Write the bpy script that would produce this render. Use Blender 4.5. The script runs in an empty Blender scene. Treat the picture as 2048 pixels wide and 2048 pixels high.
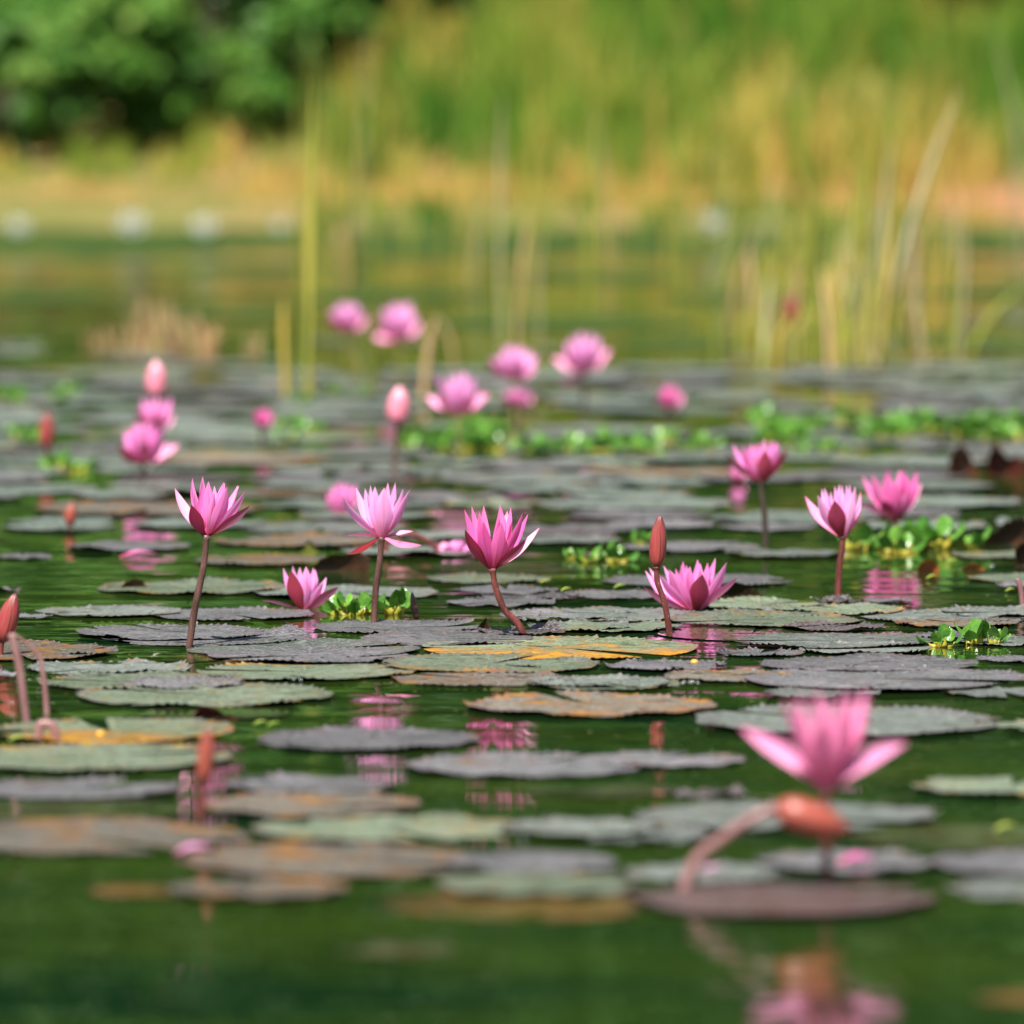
import bpy, math, random
import numpy as np
from mathutils import Vector
random.seed(7); RNG = np.random.default_rng(11)
scn = bpy.context.scene
COL = scn.collection
PI = math.pi
R_ = math.radians

# ------------------------------------------------------------------ camera
# units: metres.  pixel coordinates are those of the 2048 px photograph.
F_PX, HOR = 15900.0, 0.0
CAM_H = 0.945
PITCH = math.atan((1024 - HOR) / F_PX)
FWD = Vector((0, math.cos(PITCH), -math.sin(PITCH)))
UPV = Vector((0, math.sin(PITCH), math.cos(PITCH)))
CAM = Vector((0, 0, CAM_H))

def ray(sx, sy):
    return FWD + Vector((1, 0, 0)) * ((sx - 1024) / F_PX) + UPV * ((1024 - sy) / F_PX)
def on_water(sx, sy, z=0.0):
    d = ray(sx, sy); t = (z - CAM_H) / d.z
    return CAM + d * t, t
def at_depth(sx, sy, t):
    return CAM + ray(sx, sy) * t
def to_px(p):
    v = Vector(p) - CAM
    t = v.dot(FWD)
    return 1024 + v.x / t * F_PX, 1024 - v.dot(UPV) / t * F_PX, t

ZOOM = {'A': (0, 900, 2.76), 'B': (500, 900, 2.76), 'C': (1100, 900, 3.22), 'D': (1448, 800, 3.22),
        'E': (0, 1300, 1.887), 'F': (1024, 1300, 1.887), 'G': (0, 650, 2.415), 'H': (600, 550, 2.415),
        'T': (0, 0, 1932 / 2048.0)}
def zp(zm, x, y):
    ox, oy, s = ZOOM[zm]
    return ox + x / s, oy + y / s

cam_data = bpy.data.cameras.new('camera'); cam = bpy.data.objects.new('camera', cam_data)
COL.objects.link(cam); scn.camera = cam
cam.location = CAM; cam.rotation_euler = (PI / 2 - PITCH, 0, 0)
cam_data.sensor_width = 36; cam_data.lens = 36 * F_PX / 2048
cam_data.clip_start = 0.1; cam_data.clip_end = 3000
cam_data.dof.use_dof = True; cam_data.dof.focus_distance = 11.75
cam_data.dof.aperture_fstop = (cam_data.lens / 1000) / 0.068
cam_data.dof.aperture_blades = 0

# ------------------------------------------------------------------ materials
def new_mat(name):
    m = bpy.data.materials.new(name); m.use_nodes = True
    nt = m.node_tree; nt.nodes.clear()
    out = nt.nodes.new('ShaderNodeOutputMaterial')
    return m, nt, out
class NB:
    """small node builder"""
    def __init__(s, name):
        s.m, s.nt, s.out = new_mat(name)
    def n(s, t, **kw):
        nd = s.nt.nodes.new(t)
        for k, v in kw.items():
            if k in nd.inputs: s.set(nd, k, v)
            else: setattr(nd, k, v)
        return nd
    def set(s, nd, k, v):
        inp = nd.inputs[k]
        if isinstance(v, bpy.types.NodeSocket): s.nt.links.new(v, inp)
        else: inp.default_value = v
    def link(s, a, b): s.nt.links.new(a, b)
    def math(s, op, a, b=None, clamp=False):
        nd = s.nt.nodes.new('ShaderNodeMath'); nd.operation = op; nd.use_clamp = clamp
        s.set(nd, 0, a)
        if b is not None: s.set(nd, 1, b)
        return nd.outputs[0]
    def mix(s, f, a, b, blend='MIX'):
        nd = s.nt.nodes.new('ShaderNodeMix'); nd.data_type = 'RGBA'; nd.blend_type = blend
        s.set(nd, 0, f); 
        for idx, v in ((6, a), (7, b)):
            if isinstance(v, bpy.types.NodeSocket): s.nt.links.new(v, nd.inputs[idx])
            else: nd.inputs[idx].default_value = (*v, 1) if len(v) == 3 else v
        return nd.outputs[2]
    def ramp(s, f, stops, interp='LINEAR'):
        nd = s.nt.nodes.new('ShaderNodeValToRGB'); nd.color_ramp.interpolation = interp
        e = nd.color_ramp.elements
        while len(e) < len(stops): e.new(0.5)
        for el, (p, c) in zip(e, stops):
            el.position = p; el.color = (*c, 1) if len(c) == 3 else c
        s.link(f, nd.inputs[0]); return nd.outputs[0]
    def rng(s, f, a, b, c=0.0, d=1.0):
        nd = s.nt.nodes.new('ShaderNodeMapRange'); nd.clamp = True
        s.set(nd, 0, f); nd.inputs[1].default_value = a; nd.inputs[2].default_value = b
        nd.inputs[3].default_value = c; nd.inputs[4].default_value = d
        return nd.outputs[0]
    def noise(s, vec, scale, detail=3, rough=0.5, dist=0.0, dim='3D', w=None):
        nd = s.nt.nodes.new('ShaderNodeTexNoise'); nd.noise_dimensions = dim
        if vec is not None: s.link(vec, nd.inputs['Vector'])
        nd.inputs['Scale'].default_value = scale; nd.inputs['Detail'].default_value = detail
        nd.inputs['Roughness'].default_value = rough; nd.inputs['Distortion'].default_value = dist
        if w is not None: s.link(w, nd.inputs['W'])
        return nd.outputs[0]
    def scale_vec(s, vec, sc):
        nd = s.nt.nodes.new('ShaderNodeMapping'); s.link(vec, nd.inputs[0]); nd.inputs['Scale'].default_value = sc
        return nd.outputs[0]
    def bump(s, h, dist, strength=1.0, normal=None):
        nd = s.nt.nodes.new('ShaderNodeBump'); nd.inputs['Strength'].default_value = strength
        nd.inputs['Distance'].default_value = dist; s.link(h, nd.inputs['Height'])
        if normal is not None: s.link(normal, nd.inputs['Normal'])
        return nd.outputs[0]
    def finish(s, base, rough=0.5, spec=0.5, ior=1.45, normal=None, transl=None, transl_col=None, coat=0.0, coat_rough=0.03):
        p = s.nt.nodes.new('ShaderNodeBsdfPrincipled')
        if isinstance(base, bpy.types.NodeSocket): s.link(base, p.inputs['Base Color'])
        else: p.inputs['Base Color'].default_value = (*base, 1)
        s.set(p, 'Roughness', rough); s.set(p, 'Specular IOR Level', spec); p.inputs['IOR'].default_value = ior
        s.set(p, 'Coat Weight', coat); p.inputs['Coat Roughness'].default_value = coat_rough; p.inputs['Coat IOR'].default_value = 1.33
        if normal is not None:
            s.link(normal, p.inputs['Normal'])
        sh = p.outputs[0]
        if transl:
            t = s.nt.nodes.new('ShaderNodeBsdfTranslucent')
            tc = transl_col if transl_col is not None else base
            if isinstance(tc, bpy.types.NodeSocket): s.link(tc, t.inputs[0])
            else: t.inputs[0].default_value = (*tc, 1)
            mx = s.nt.nodes.new('ShaderNodeMixShader'); mx.inputs[0].default_value = transl
            s.link(sh, mx.inputs[1]); s.link(t.outputs[0], mx.inputs[2]); sh = mx.outputs[0]
        s.link(sh, s.out.inputs['Surface'])
        return s.m

def petal_mat(name, base, mid, tip, outer, sepal=False):
    b = NB(name)
    uv = b.n('ShaderNodeUVMap').outputs[0]
    sep = b.n('ShaderNodeSeparateXYZ', Vector=uv)
    u, v = sep.outputs[0], sep.outputs[1]
    oi = b.n('ShaderNodeObjectInfo').outputs['Random']
    veins = b.noise(b.scale_vec(uv, (2.0, 26.0, 1)), 1.0, 3, 0.6, 0.3, '4D', b.math('MULTIPLY', oi, 40.0))
    inner = b.ramp(u, [(0.0, base), (0.38, mid), (0.86, mid), (1.0, tip)])
    dark = b.mix(0.72, inner, base)
    inner = b.mix(b.rng(veins, 0.45, 0.75), inner, dark)
    if sepal:
        oc = b.ramp(u, [(0.0, [c * 1.0 for c in outer]), (0.6, outer), (0.92, [c * 0.7 for c in outer]), (1.0, [c * 0.35 for c in outer])])
        oc = b.mix(b.rng(veins, 0.4, 0.7, 0, 0.55), oc, [c * 0.55 for c in outer])
    else:
        edge = b.math('ABSOLUTE', b.math('SUBTRACT', v, 0.5))
        oc = b.mix(b.rng(edge, 0.0, 0.12, 0.38, 0.0), inner, outer)   # reddish midrib on the back of petals
        oc = b.mix(b.rng(u, 0.35, 0.0, 0.0, 0.6), oc, outer)
    bf = b.n('ShaderNodeNewGeometry').outputs['Backfacing']
    col = b.mix(bf, inner, oc)
    h = b.n('ShaderNodeHueSaturation', Color=col, Value=b.rng(oi, 0, 1, 0.84, 1.1), Saturation=b.rng(oi, 0, 1, 1.08, 0.92)).outputs[0]
    nrm = b.bump(veins, 0.0006, 0.6)
    return b.finish(h, 0.42, 0.35, normal=nrm, transl=0.18 if sepal else 0.34, transl_col=b.mix(bf, oc, inner) if sepal else h)

RED_O = (0.30, 0.026, 0.030)
M = {}
M['petal_pale'] = petal_mat('petal_pale', (0.82, 0.22, 0.42), (0.95, 0.45, 0.82), (0.93, 0.43, 0.74), (0.66, 0.13, 0.24))
M['petal_mid'] = petal_mat('petal_mid', (0.78, 0.13, 0.30), (0.95, 0.33, 0.73), (0.92, 0.33, 0.64), (0.62, 0.09, 0.18))
M['petal_deep'] = petal_mat('petal_deep', (0.72, 0.075, 0.19), (0.91, 0.21, 0.58), (0.88, 0.22, 0.50), (0.54, 0.06, 0.12))
M['petal_rose'] = petal_mat('petal_rose', (0.76, 0.10, 0.22), (0.94, 0.34, 0.60), (0.92, 0.34, 0.57), (0.66, 0.12, 0.18))
M['sepal_red'] = petal_mat('sepal_red', (0.62, 0.10, 0.20), (0.90, 0.40, 0.64), (0.80, 0.20, 0.40), (0.235, 0.018, 0.022), True)
M['sepal_rose'] = petal_mat('sepal_rose', (0.74, 0.16, 0.30), (0.90, 0.34, 0.60), (0.80, 0.15, 0.36), (0.46, 0.075, 0.085), True)
M['sepal_pink'] = petal_mat('sepal_pink', (0.78, 0.17, 0.33), (0.91, 0.36, 0.62), (0.82, 0.18, 0.38), (0.80, 0.20, 0.38), True)

def stem_mat(name, c1, c2, rough=0.4):
    b = NB(name); co = b.n('ShaderNodeTexCoord').outputs['Object']
    f = b.noise(b.scale_vec(co, (1, 1, 0.25)), 90, 3)
    g = b.noise(co, 420, 2)
    c = b.mix(b.rng(f, 0.35, 0.65), c1, c2)
    c = b.mix(b.rng(g, 0.62, 0.72, 0, 0.5), c, (0.4, 0.3, 0.28))
    return b.finish(c, rough, 0.45, normal=b.bump(f, 0.0008))
M['stem_red'] = stem_mat('stem_red', (0.085, 0.020, 0.016), (0.16, 0.040, 0.032))
M['stem_brown'] = stem_mat('stem_brown', (0.055, 0.022, 0.016), (0.12, 0.058, 0.046))
M['stem_dark'] = stem_mat('stem_dark', (0.030, 0.024, 0.016), (0.06, 0.038, 0.028))
M['stem_mauve'] = stem_mat('stem_mauve', (0.19, 0.085, 0.085), (0.27, 0.145, 0.14), 0.3)
M['stem_green'] = stem_mat('stem_green', (0.12, 0.13, 0.03), (0.2, 0.18, 0.05))

def bud_mat(name, c1, c2, ctip):
    b = NB(name); uv = b.n('ShaderNodeUVMap').outputs[0]
    sep = b.n('ShaderNodeSeparateXYZ', Vector=uv)
    st = b.noise(b.scale_vec(uv, (2.0, 30.0, 1)), 1.0, 3)
    c = b.mix(b.rng(st, 0.3, 0.7), c1, c2)
    c = b.mix(b.rng(sep.outputs[0], 0.72, 1.0), c, ctip)
    seam = b.rng(b.math('SINE', b.math('ADD', b.math('MULTIPLY', sep.outputs[1], 8 * PI), b.math('MULTIPLY', sep.outputs[0], 1.3))), 0.955, 1.0)
    c = b.mix(b.math('MULTIPLY', seam, 0.8), c, [k * 0.3 for k in c1])
    g2 = b.noise(b.scale_vec(uv, (3.0, 9.0, 1)), 1.0, 3)
    c = b.mix(b.rng(g2, 0.52, 0.72, 0, 0.45), c, (0.13, 0.08, 0.035))
    return b.finish(c, 0.36, 0.5, normal=b.bump(st, 0.0012))
M['bud_red'] = bud_mat('bud_red', (0.22, 0.026, 0.026), (0.33, 0.062, 0.058), (0.13, 0.03, 0.03))
M['bud_orange'] = bud_mat('bud_orange', (0.25, 0.046, 0.032), (0.34, 0.080, 0.054), (0.20, 0.05, 0.045))
M['bud_pink'] = bud_mat('bud_pink', (0.70, 0.16, 0.24), (0.78, 0.28, 0.38), (0.80, 0.4, 0.5))
M['bud_dead'] = bud_mat('bud_dead', (0.06, 0.03, 0.025), (0.17, 0.07, 0.06), (0.2, 0.09, 0.08))

def pad_mat(name, c_a, c_b, patch=0.0, patch_col=(0.42, 0.17, 0.03), patch_col2=(0.40, 0.28, 0.03), sunk=False, front=False, rough=0.36):
    b = NB(name)
    co = b.n('ShaderNodeTexCoord').outputs['Object']
    oi = b.n('ShaderNodeObjectInfo').outputs['Random']
    w = b.math('MULTIPLY', oi, 60.0)
    sep = b.n('ShaderNodeSeparateXYZ', Vector=co); x, y = sep.outputs[0], sep.outputs[1]
    ang = b.math('ARCTAN2', y, x)
    rad = b.math('SQRT', b.math('ADD', b.math('MULTIPLY', x, x), b.math('MULTIPLY', y, y)))
    jit = b.noise(co, 26, 2, 0.5, 0, '4D', w)
    vn = b.math('SINE', b.math('ADD', b.math('MULTIPLY', ang, 19.0), b.math('MULTIPLY', jit, 5.0)))
    vein = b.rng(vn, 0.90, 1.0)
    n1 = b.noise(co, 7, 4, 0.6, 0.4, '4D', w)
    n2 = b.noise(co, 55, 4, 0.65, 0.2, '4D', w)
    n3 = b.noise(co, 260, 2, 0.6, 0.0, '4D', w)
    c = b.mix(b.rng(n1, 0.36, 0.64), c_a, c_b)
    c = b.mix(b.rng(n2, 0.42, 0.62, 0.0, 0.8), c, [k * 0.42 for k in c_a])
    c = b.mix(b.rng(n3, 0.52, 0.66, 0.0, 0.6), c, (0.45, 0.50, 0.47))  # pale spots paint the leaf's silvery sheen into its colour
    c = b.mix(b.math('MULTIPLY', vein, 0.5), c, [min(1, k * 1.5) for k in c_b])
    q = b.n('ShaderNodeAttribute', attribute_name='rnd').outputs['Fac']      # 0 at the middle of the leaf, 1 on its rim
    rimf = b.rng(b.math('ADD', q, b.math('MULTIPLY', b.math('SUBTRACT', n1, 0.5), 0.5)), 0.80, 1.02)
    c = b.mix(b.math('MULTIPLY', rimf, 0.42), c, (0.095, 0.062, 0.070))
    # water lying on the leaf in dark wet patches
    n6 = b.noise(co, 17, 3, 0.6, 0.6, '4D', b.math('ADD', w, 3.0))
    wet = b.rng(n6, 0.60, 0.64)
    c = b.mix(b.math('MULTIPLY', wet, 0.6), c, [k * 0.40 for k in c_a])
    # small dark specks and tears
    n4 = b.noise(co, 120, 2, 0.5, 0.8, '4D', w)
    c = b.mix(b.rng(n4, 0.70, 0.76, 0.0, 0.75), c, (0.03, 0.035, 0.015))
    if patch > 0:
        n5 = b.noise(co, 13, 5, 0.68, 1.0, '4D', b.math('ADD', w, 7.0))
        fld = b.math('ADD', n5, b.math('MULTIPLY', rimf, 0.06))
        if front: fld = b.math('ADD', n5, b.rng(y, 0.02, -0.20, 0.0, 0.30))
        lo = 0.66 - patch * 0.2
        pc = b.mix(b.rng(n2, 0.4, 0.6), patch_col, patch_col2)
        fld = b.math('ADD', fld, b.math('MULTIPLY', vn, 0.018))
        fld = b.math('ADD', fld, b.math('MULTIPLY', b.math('SUBTRACT', n2, 0.5), 0.14))
        c = b.mix(b.rng(fld, lo - 0.05, lo + 0.02, 0.0, 0.45), c, [k * 0.55 for k in patch_col])
        c = b.mix(b.rng(fld, lo, lo + 0.11), c, pc)
        brown = b.rng(b.noise(co, 70, 2, 0.5, 0.5, '4D', w), 0.62, 0.68)
        c = b.mix(b.math('MULTIPLY', brown, b.rng(fld, lo, lo + 0.1)), c, (0.07, 0.028, 0.010))
    c = b.n('ShaderNodeHueSaturation', Color=c, Value=b.rng(oi, 0, 1, 0.66, 1.06)).outputs[0]
    bf = b.n('ShaderNodeNewGeometry').outputs['Backfacing']
    c = b.mix(bf, c, (0.022, 0.013, 0.014))
    nrm = b.bump(vn, 0.0012, 0.25)
    nrm = b.bump(b.noise(co, 24, 3, 0.6, 0.5, '4D', w), 0.010, 0.8, nrm)
    nrm = b.bump(n2, 0.0045, 0.8, nrm)
    nrm = b.bump(n3, 0.0008, 0.5, nrm)
    if sunk:
        geo = b.n('ShaderNodeNewGeometry').outputs['Position']
        n8 = b.noise(co, 8, 4, 0.6, 0.6, '4D', w)                 # parts sink deeper and vanish in the murk
        c = b.mix(b.rng(b.math('ADD', n8, b.math('MULTIPLY', q, -0.10)), *((0.20, 0.36) if 'red' in name else (0.30, 0.46)), 1.0, 0.0), c, (0.012, 0.031, 0.006))
        wn = b.bump(b.noise(b.scale_vec(geo, (1.3, 4.6, 1)), 1.0, 2, 0.45, 0.3), 0.0044, 1.0)
        return b.finish(c, 0.05, 0.5, 1.33, normal=wn)
    return b.finish(c, b.mix(wet, b.rng(n2, 0.3, 0.7, rough - 0.06, rough + 0.16), (0.12, 0.12, 0.12)), 0.5, normal=nrm)
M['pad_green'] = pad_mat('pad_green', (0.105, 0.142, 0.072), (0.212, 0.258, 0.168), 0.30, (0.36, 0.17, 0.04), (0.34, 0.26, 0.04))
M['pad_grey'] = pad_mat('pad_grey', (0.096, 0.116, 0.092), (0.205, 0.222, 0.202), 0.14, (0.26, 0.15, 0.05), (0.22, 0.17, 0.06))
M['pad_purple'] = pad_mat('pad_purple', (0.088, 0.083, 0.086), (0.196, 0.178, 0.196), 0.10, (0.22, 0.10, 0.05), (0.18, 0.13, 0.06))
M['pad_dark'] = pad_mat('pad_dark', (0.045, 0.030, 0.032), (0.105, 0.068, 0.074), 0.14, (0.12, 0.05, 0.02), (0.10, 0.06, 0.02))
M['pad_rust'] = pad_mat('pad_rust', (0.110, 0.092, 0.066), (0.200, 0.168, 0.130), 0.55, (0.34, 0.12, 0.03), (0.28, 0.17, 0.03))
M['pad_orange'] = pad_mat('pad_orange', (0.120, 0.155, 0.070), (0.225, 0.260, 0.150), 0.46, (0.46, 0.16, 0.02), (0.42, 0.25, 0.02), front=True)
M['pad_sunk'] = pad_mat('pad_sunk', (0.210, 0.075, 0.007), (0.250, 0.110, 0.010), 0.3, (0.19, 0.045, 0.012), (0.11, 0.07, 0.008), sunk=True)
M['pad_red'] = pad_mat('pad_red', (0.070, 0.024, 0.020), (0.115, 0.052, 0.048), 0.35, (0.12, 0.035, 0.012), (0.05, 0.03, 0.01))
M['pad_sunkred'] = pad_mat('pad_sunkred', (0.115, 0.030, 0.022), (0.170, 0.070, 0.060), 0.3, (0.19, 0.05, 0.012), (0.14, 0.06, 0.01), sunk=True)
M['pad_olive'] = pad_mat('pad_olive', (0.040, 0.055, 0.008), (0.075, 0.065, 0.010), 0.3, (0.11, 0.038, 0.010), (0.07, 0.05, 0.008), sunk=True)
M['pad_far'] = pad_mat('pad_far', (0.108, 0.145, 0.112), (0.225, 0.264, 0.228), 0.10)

def leaf_mat(name, c1, c2, rough=0.3, transl=0.25):
    b = NB(name); co = b.n('ShaderNodeTexCoord').outputs['Object']
    oi = b.n('ShaderNodeObjectInfo').outputs['Random']
    f = b.noise(co, 60, 3)
    c = b.mix(b.rng(b.math('ADD', b.math('MULTIPLY', f, 0.6), b.math('MULTIPLY', oi, 0.4)), 0.25, 0.75), c1, c2)
    return b.finish(c, rough, 0.5, normal=b.bump(f, 0.002), transl=transl)
M['hyacinth_leaf'] = leaf_mat('hyacinth_leaf', (0.045, 0.155, 0.018), (0.18, 0.39, 0.058), 0.2)
M['hyacinth_bulb'] = leaf_mat('hyacinth_bulb', (0.26, 0.30, 0.03), (0.46, 0.36, 0.04), 0.3)
M['duckweed'] = leaf_mat('duckweed', (0.25, 0.36, 0.05), (0.40, 0.45, 0.10), 0.35)
M['dead_leaf'] = leaf_mat('dead_leaf', (0.04, 0.02, 0.012), (0.13, 0.05, 0.025), 0.4, 0.1)
M['maroon_leaf'] = leaf_mat('maroon_leaf', (0.08, 0.018, 0.012), (0.19, 0.05, 0.04), 0.4, 0.1)
M['orange_leaf'] = leaf_mat('orange_leaf', (0.30, 0.09, 0.03), (0.48, 0.17, 0.05), 0.35, 0.1)
M['yellow_fruit'] = leaf_mat('yellow_fruit', (0.65, 0.28, 0.03), (0.7, 0.36, 0.05), 0.3, 0.0)
M['white_petal'] = leaf_mat('white_petal', (0.8, 0.8, 0.76), (0.85, 0.85, 0.82), 0.5, 0.2)
def veined_mat(name):
    b = NB(name); uv = b.n('ShaderNodeUVMap').outputs[0]
    sep = b.n('ShaderNodeSeparateXYZ', Vector=uv)
    s_ = b.math('SINE', b.math('ADD', b.math('MULTIPLY', sep.outputs[0], 95.0), b.math('MULTIPLY', sep.outputs[1], 9.0)))
    c = b.mix(b.rng(s_, 0.80, 1.0), (0.022, 0.016, 0.008), (0.12, 0.08, 0.03))
    return b.finish(c, 0.4, 0.4, normal=b.bump(s_, 0.002))
M['veined_leaf'] = veined_mat('veined_leaf')
M['insect'] = leaf_mat('insect', (0.02, 0.015, 0.01), (0.05, 0.04, 0.02), 0.3, 0.0)
M['wing'] = leaf_mat('wing', (0.3, 0.28, 0.25), (0.4, 0.38, 0.35), 0.2, 0.5)

def var_mat(name, stops, rough=0.6, transl=0.35, spec=0.25):
    """colour by a per-blade / per-leaf random stored in the mesh"""
    b = NB(name)
    at = b.n('ShaderNodeAttribute', attribute_name='rnd')
    c = b.ramp(at.outputs['Fac'], stops)
    return b.finish(c, rough, spec, transl=transl)
M['reed_green'] = leaf_mat('reed_green', (0.30, 0.36, 0.045), (0.46, 0.46, 0.08), 0.45, 0.3)
M['reed_yellow'] = leaf_mat('reed_yellow', (0.55, 0.42, 0.07), (0.64, 0.48, 0.10), 0.5, 0.3)
M['reed_tan'] = leaf_mat('reed_tan', (0.55, 0.36, 0.17), (0.66, 0.46, 0.24), 0.6, 0.2)
M['reed_cream'] = leaf_mat('reed_cream', (0.46, 0.42, 0.24), (0.56, 0.50, 0.30), 0.6, 0.2)
M['grass_green'] = var_mat('grass_green', [(0, (0.035, 0.14, 0.010)), (0.35, (0.115, 0.25, 0.024)), (0.7, (0.30, 0.34, 0.045)), (1, (0.58, 0.40, 0.10))])
M['grass_dry'] = var_mat('grass_dry', [(0, (0.30, 0.30, 0.05)), (0.3, (0.55, 0.38, 0.09)), (0.7, (0.66, 0.39, 0.14)), (1, (0.70, 0.38, 0.22))])
M['grass_tuft'] = var_mat('grass_tuft', [(0, (0.52, 0.32, 0.15)), (0.5, (0.66, 0.42, 0.24)), (1, (0.36, 0.38, 0.12))])
M['leaf_shrub'] = var_mat('leaf_shrub', [(0, (0.025, 0.09, 0.012)), (0.55, (0.09, 0.23, 0.028)), (1, (0.26, 0.40, 0.08))], 0.45, 0.3, 0.4)
M['leaf_tree'] = var_mat('leaf_tree', [(0, (0.010, 0.042, 0.007)), (0.55, (0.038, 0.112, 0.014)), (1, (0.125, 0.235, 0.032))], 0.45, 0.3, 0.4)
def bark():
    b = NB('bark'); co = b.n('ShaderNodeTexCoord').outputs['Object']
    f = b.noise(b.scale_vec(co, (1, 1, 0.2)), 12, 4)
    return b.finish(b.mix(f, (0.05, 0.035, 0.022), (0.16, 0.12, 0.085)), 0.85, 0.2, normal=b.bump(f, 0.03))
M['bark'] = bark()
def ground_mat():
    b = NB('ground'); co = b.n('ShaderNodeNewGeometry').outputs['Position']
    f = b.noise(co, 1.3, 5, 0.6); g = b.noise(co, 9, 4)
    c = b.mix(b.rng(f, 0.4, 0.6), (0.14, 0.13, 0.035), (0.22, 0.15, 0.06))
    c = b.mix(b.rng(g, 0.45, 0.7), c, (0.10, 0.14, 0.03))
    return b.finish(c, 0.9, 0.2, normal=b.bump(g, 0.05))
M['ground'] = ground_mat()
def water_mat():
    b = NB('water'); co = b.n('ShaderNodeNewGeometry').outputs['Position']
    n1 = b.noise(b.scale_vec(co, (1.3, 4.6, 1)), 1.0, 2, 0.45, 0.3)
    n2 = b.noise(b.scale_vec(co, (6, 15, 1)), 1.0, 2, 0.5, 0.4)
    n3 = b.noise(co, 55, 2, 0.5)
    calm = b.noise(co, 0.8, 2)                       # ripples come and go in patches
    h = b.math('ADD', b.math('MULTIPLY', n1, 1.0), b.math('MULTIPLY', b.math('ADD', b.math('MULTIPLY', n2, 0.22), b.math('MULTIPLY', n3, 0.012)), b.rng(calm, 0.35, 0.65, 0.35, 1.5)))
    murk_refl = b.noise(b.scale_vec(co, (1.6, 2.6, 1)), 1.0, 4, 0.6)
    c = b.mix(b.rng(murk_refl, 0.36, 0.62), (0.003, 0.016, 0.006), (0.022, 0.042, 0.006))  # murky tone, its streaks painted in for uneven tree reflections
    return b.finish(c, 0.015, 0.5, 1.33, normal=b.bump(h, 0.0044, 1.0))
M['water'] = water_mat()

# ------------------------------------------------------------------ helpers
def mesh_obj(name, verts, faces, mat, parent=None, uvs=None, smooth=True, loc=None, attr=None):
    me = bpy.data.meshes.new(name)
    v = np.asarray(verts, dtype=np.float32).reshape(-1, 3)
    if isinstance(faces, np.ndarray) and faces.ndim == 2:
        nf, k = faces.shape
        me.vertices.add(len(v)); me.vertices.foreach_set('co', v.ravel())
        me.loops.add(nf * k); me.loops.foreach_set('vertex_index', faces.astype(np.int32).ravel())
        me.polygons.add(nf); me.polygons.foreach_set('loop_start', np.arange(0, nf * k, k, dtype=np.int32))
        me.polygons.foreach_set('loop_total', np.full(nf, k, dtype=np.int32))
        me.update(calc_edges=True)
    else:
        me.from_pydata([tuple(p) for p in v], [], [tuple(f) for f in faces]); me.update()
    if uvs is not None:
        lay = me.uv_layers.new(name='UVMap')
        li = np.empty(len(me.loops), dtype=np.int32); me.loops.foreach_get('vertex_index', li)
        lay.data.foreach_set('uv', np.asarray(uvs, dtype=np.float32)[li].ravel())
    if attr is not None:
        a = me.attributes.new('rnd', 'FLOAT', 'POINT'); a.data.foreach_set('value', np.asarray(attr, dtype=np.float32))
    if smooth: me.polygons.foreach_set('use_smooth', np.ones(len(me.polygons), dtype=bool))
    me.materials.append(mat)
    o = bpy.data.objects.new(name, me); COL.objects.link(o)
    if loc is not None: o.location = loc
    if parent is not None: o.parent = parent
    return o
def tag(o, label, cat, group=None, kind=None):
    if label: o['label'] = label
    if cat: o['category'] = cat
    if group: o['group'] = group
    if kind: o['kind'] = kind
    return o
def empty(name, loc, label=None, cat=None, group=None):
    o = bpy.data.objects.new(name, None); COL.objects.link(o); o.location = loc
    o.empty_display_size = 0.02
    return tag(o, label, cat, group)
def copy_tree(src, loc, rz=0.0, scale=1.0):
    r = src.copy(); COL.objects.link(r); r.location = loc; r.rotation_euler = (0, 0, rz); r.scale = (scale,) * 3
    for ch in src.children:
        c = ch.copy(); COL.objects.link(c); c.parent = r
        for g in ch.children:
            d = g.copy(); COL.objects.link(d); d.parent = c
    return r

def tube(points, radii, sides=10, cap=True):
    pts = [Vector(p) for p in points]
    V, Fc = [], []
    prev = None
    for i, p in enumerate(pts):
        a = pts[max(0, i - 1)]; c = pts[min(len(pts) - 1, i + 1)]
        t = (c - a).normalized()
        n = Vector((0, 1, 0)) if prev is None else prev
        n = (n - t * n.dot(t))
        if n.length < 1e-4: n = Vector((1, 0, 0)) - t * t.x
        n.normalize(); prev = n; bn = t.cross(n)
        for k in range(sides):
            an = 2 * PI * k / sides
            V.append(p + (n * math.cos(an) + bn * math.sin(an)) * radii[i])
    for i in range(len(pts) - 1):
        for k in range(sides):
            k2 = (k + 1) % sides
            Fc.append((i * sides + k, i * sides + k2, (i + 1) * sides + k2, (i + 1) * sides + k))
    if cap:
        Fc.append(tuple(range(sides - 1, -1, -1))); m = (len(pts) - 1) * sides
        Fc.append(tuple(range(m, m + sides)))
    return V, Fc
def spline(pts, n):
    """Catmull-Rom through points"""
    P = [Vector(p) for p in pts]
    if len(P) == 2:
        return [P[0].lerp(P[1], i / n) for i in range(n + 1)]
    P = [P[0] * 2 - P[1]] + P + [P[-1] * 2 - P[-2]]
    segs = len(P) - 3; out = []
    for i in range(n + 1):
        s = i / n * segs; k = min(int(s), segs - 1); t = s - k
        p0, p1, p2, p3 = P[k:k + 4]
        out.append(0.5 * ((2 * p1) + (p2 - p0) * t + (2 * p0 - 5 * p1 + 4 * p2 - p3) * t * t + (3 * p1 - p0 - 3 * p2 + p3) * t ** 3))
    return out

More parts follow.
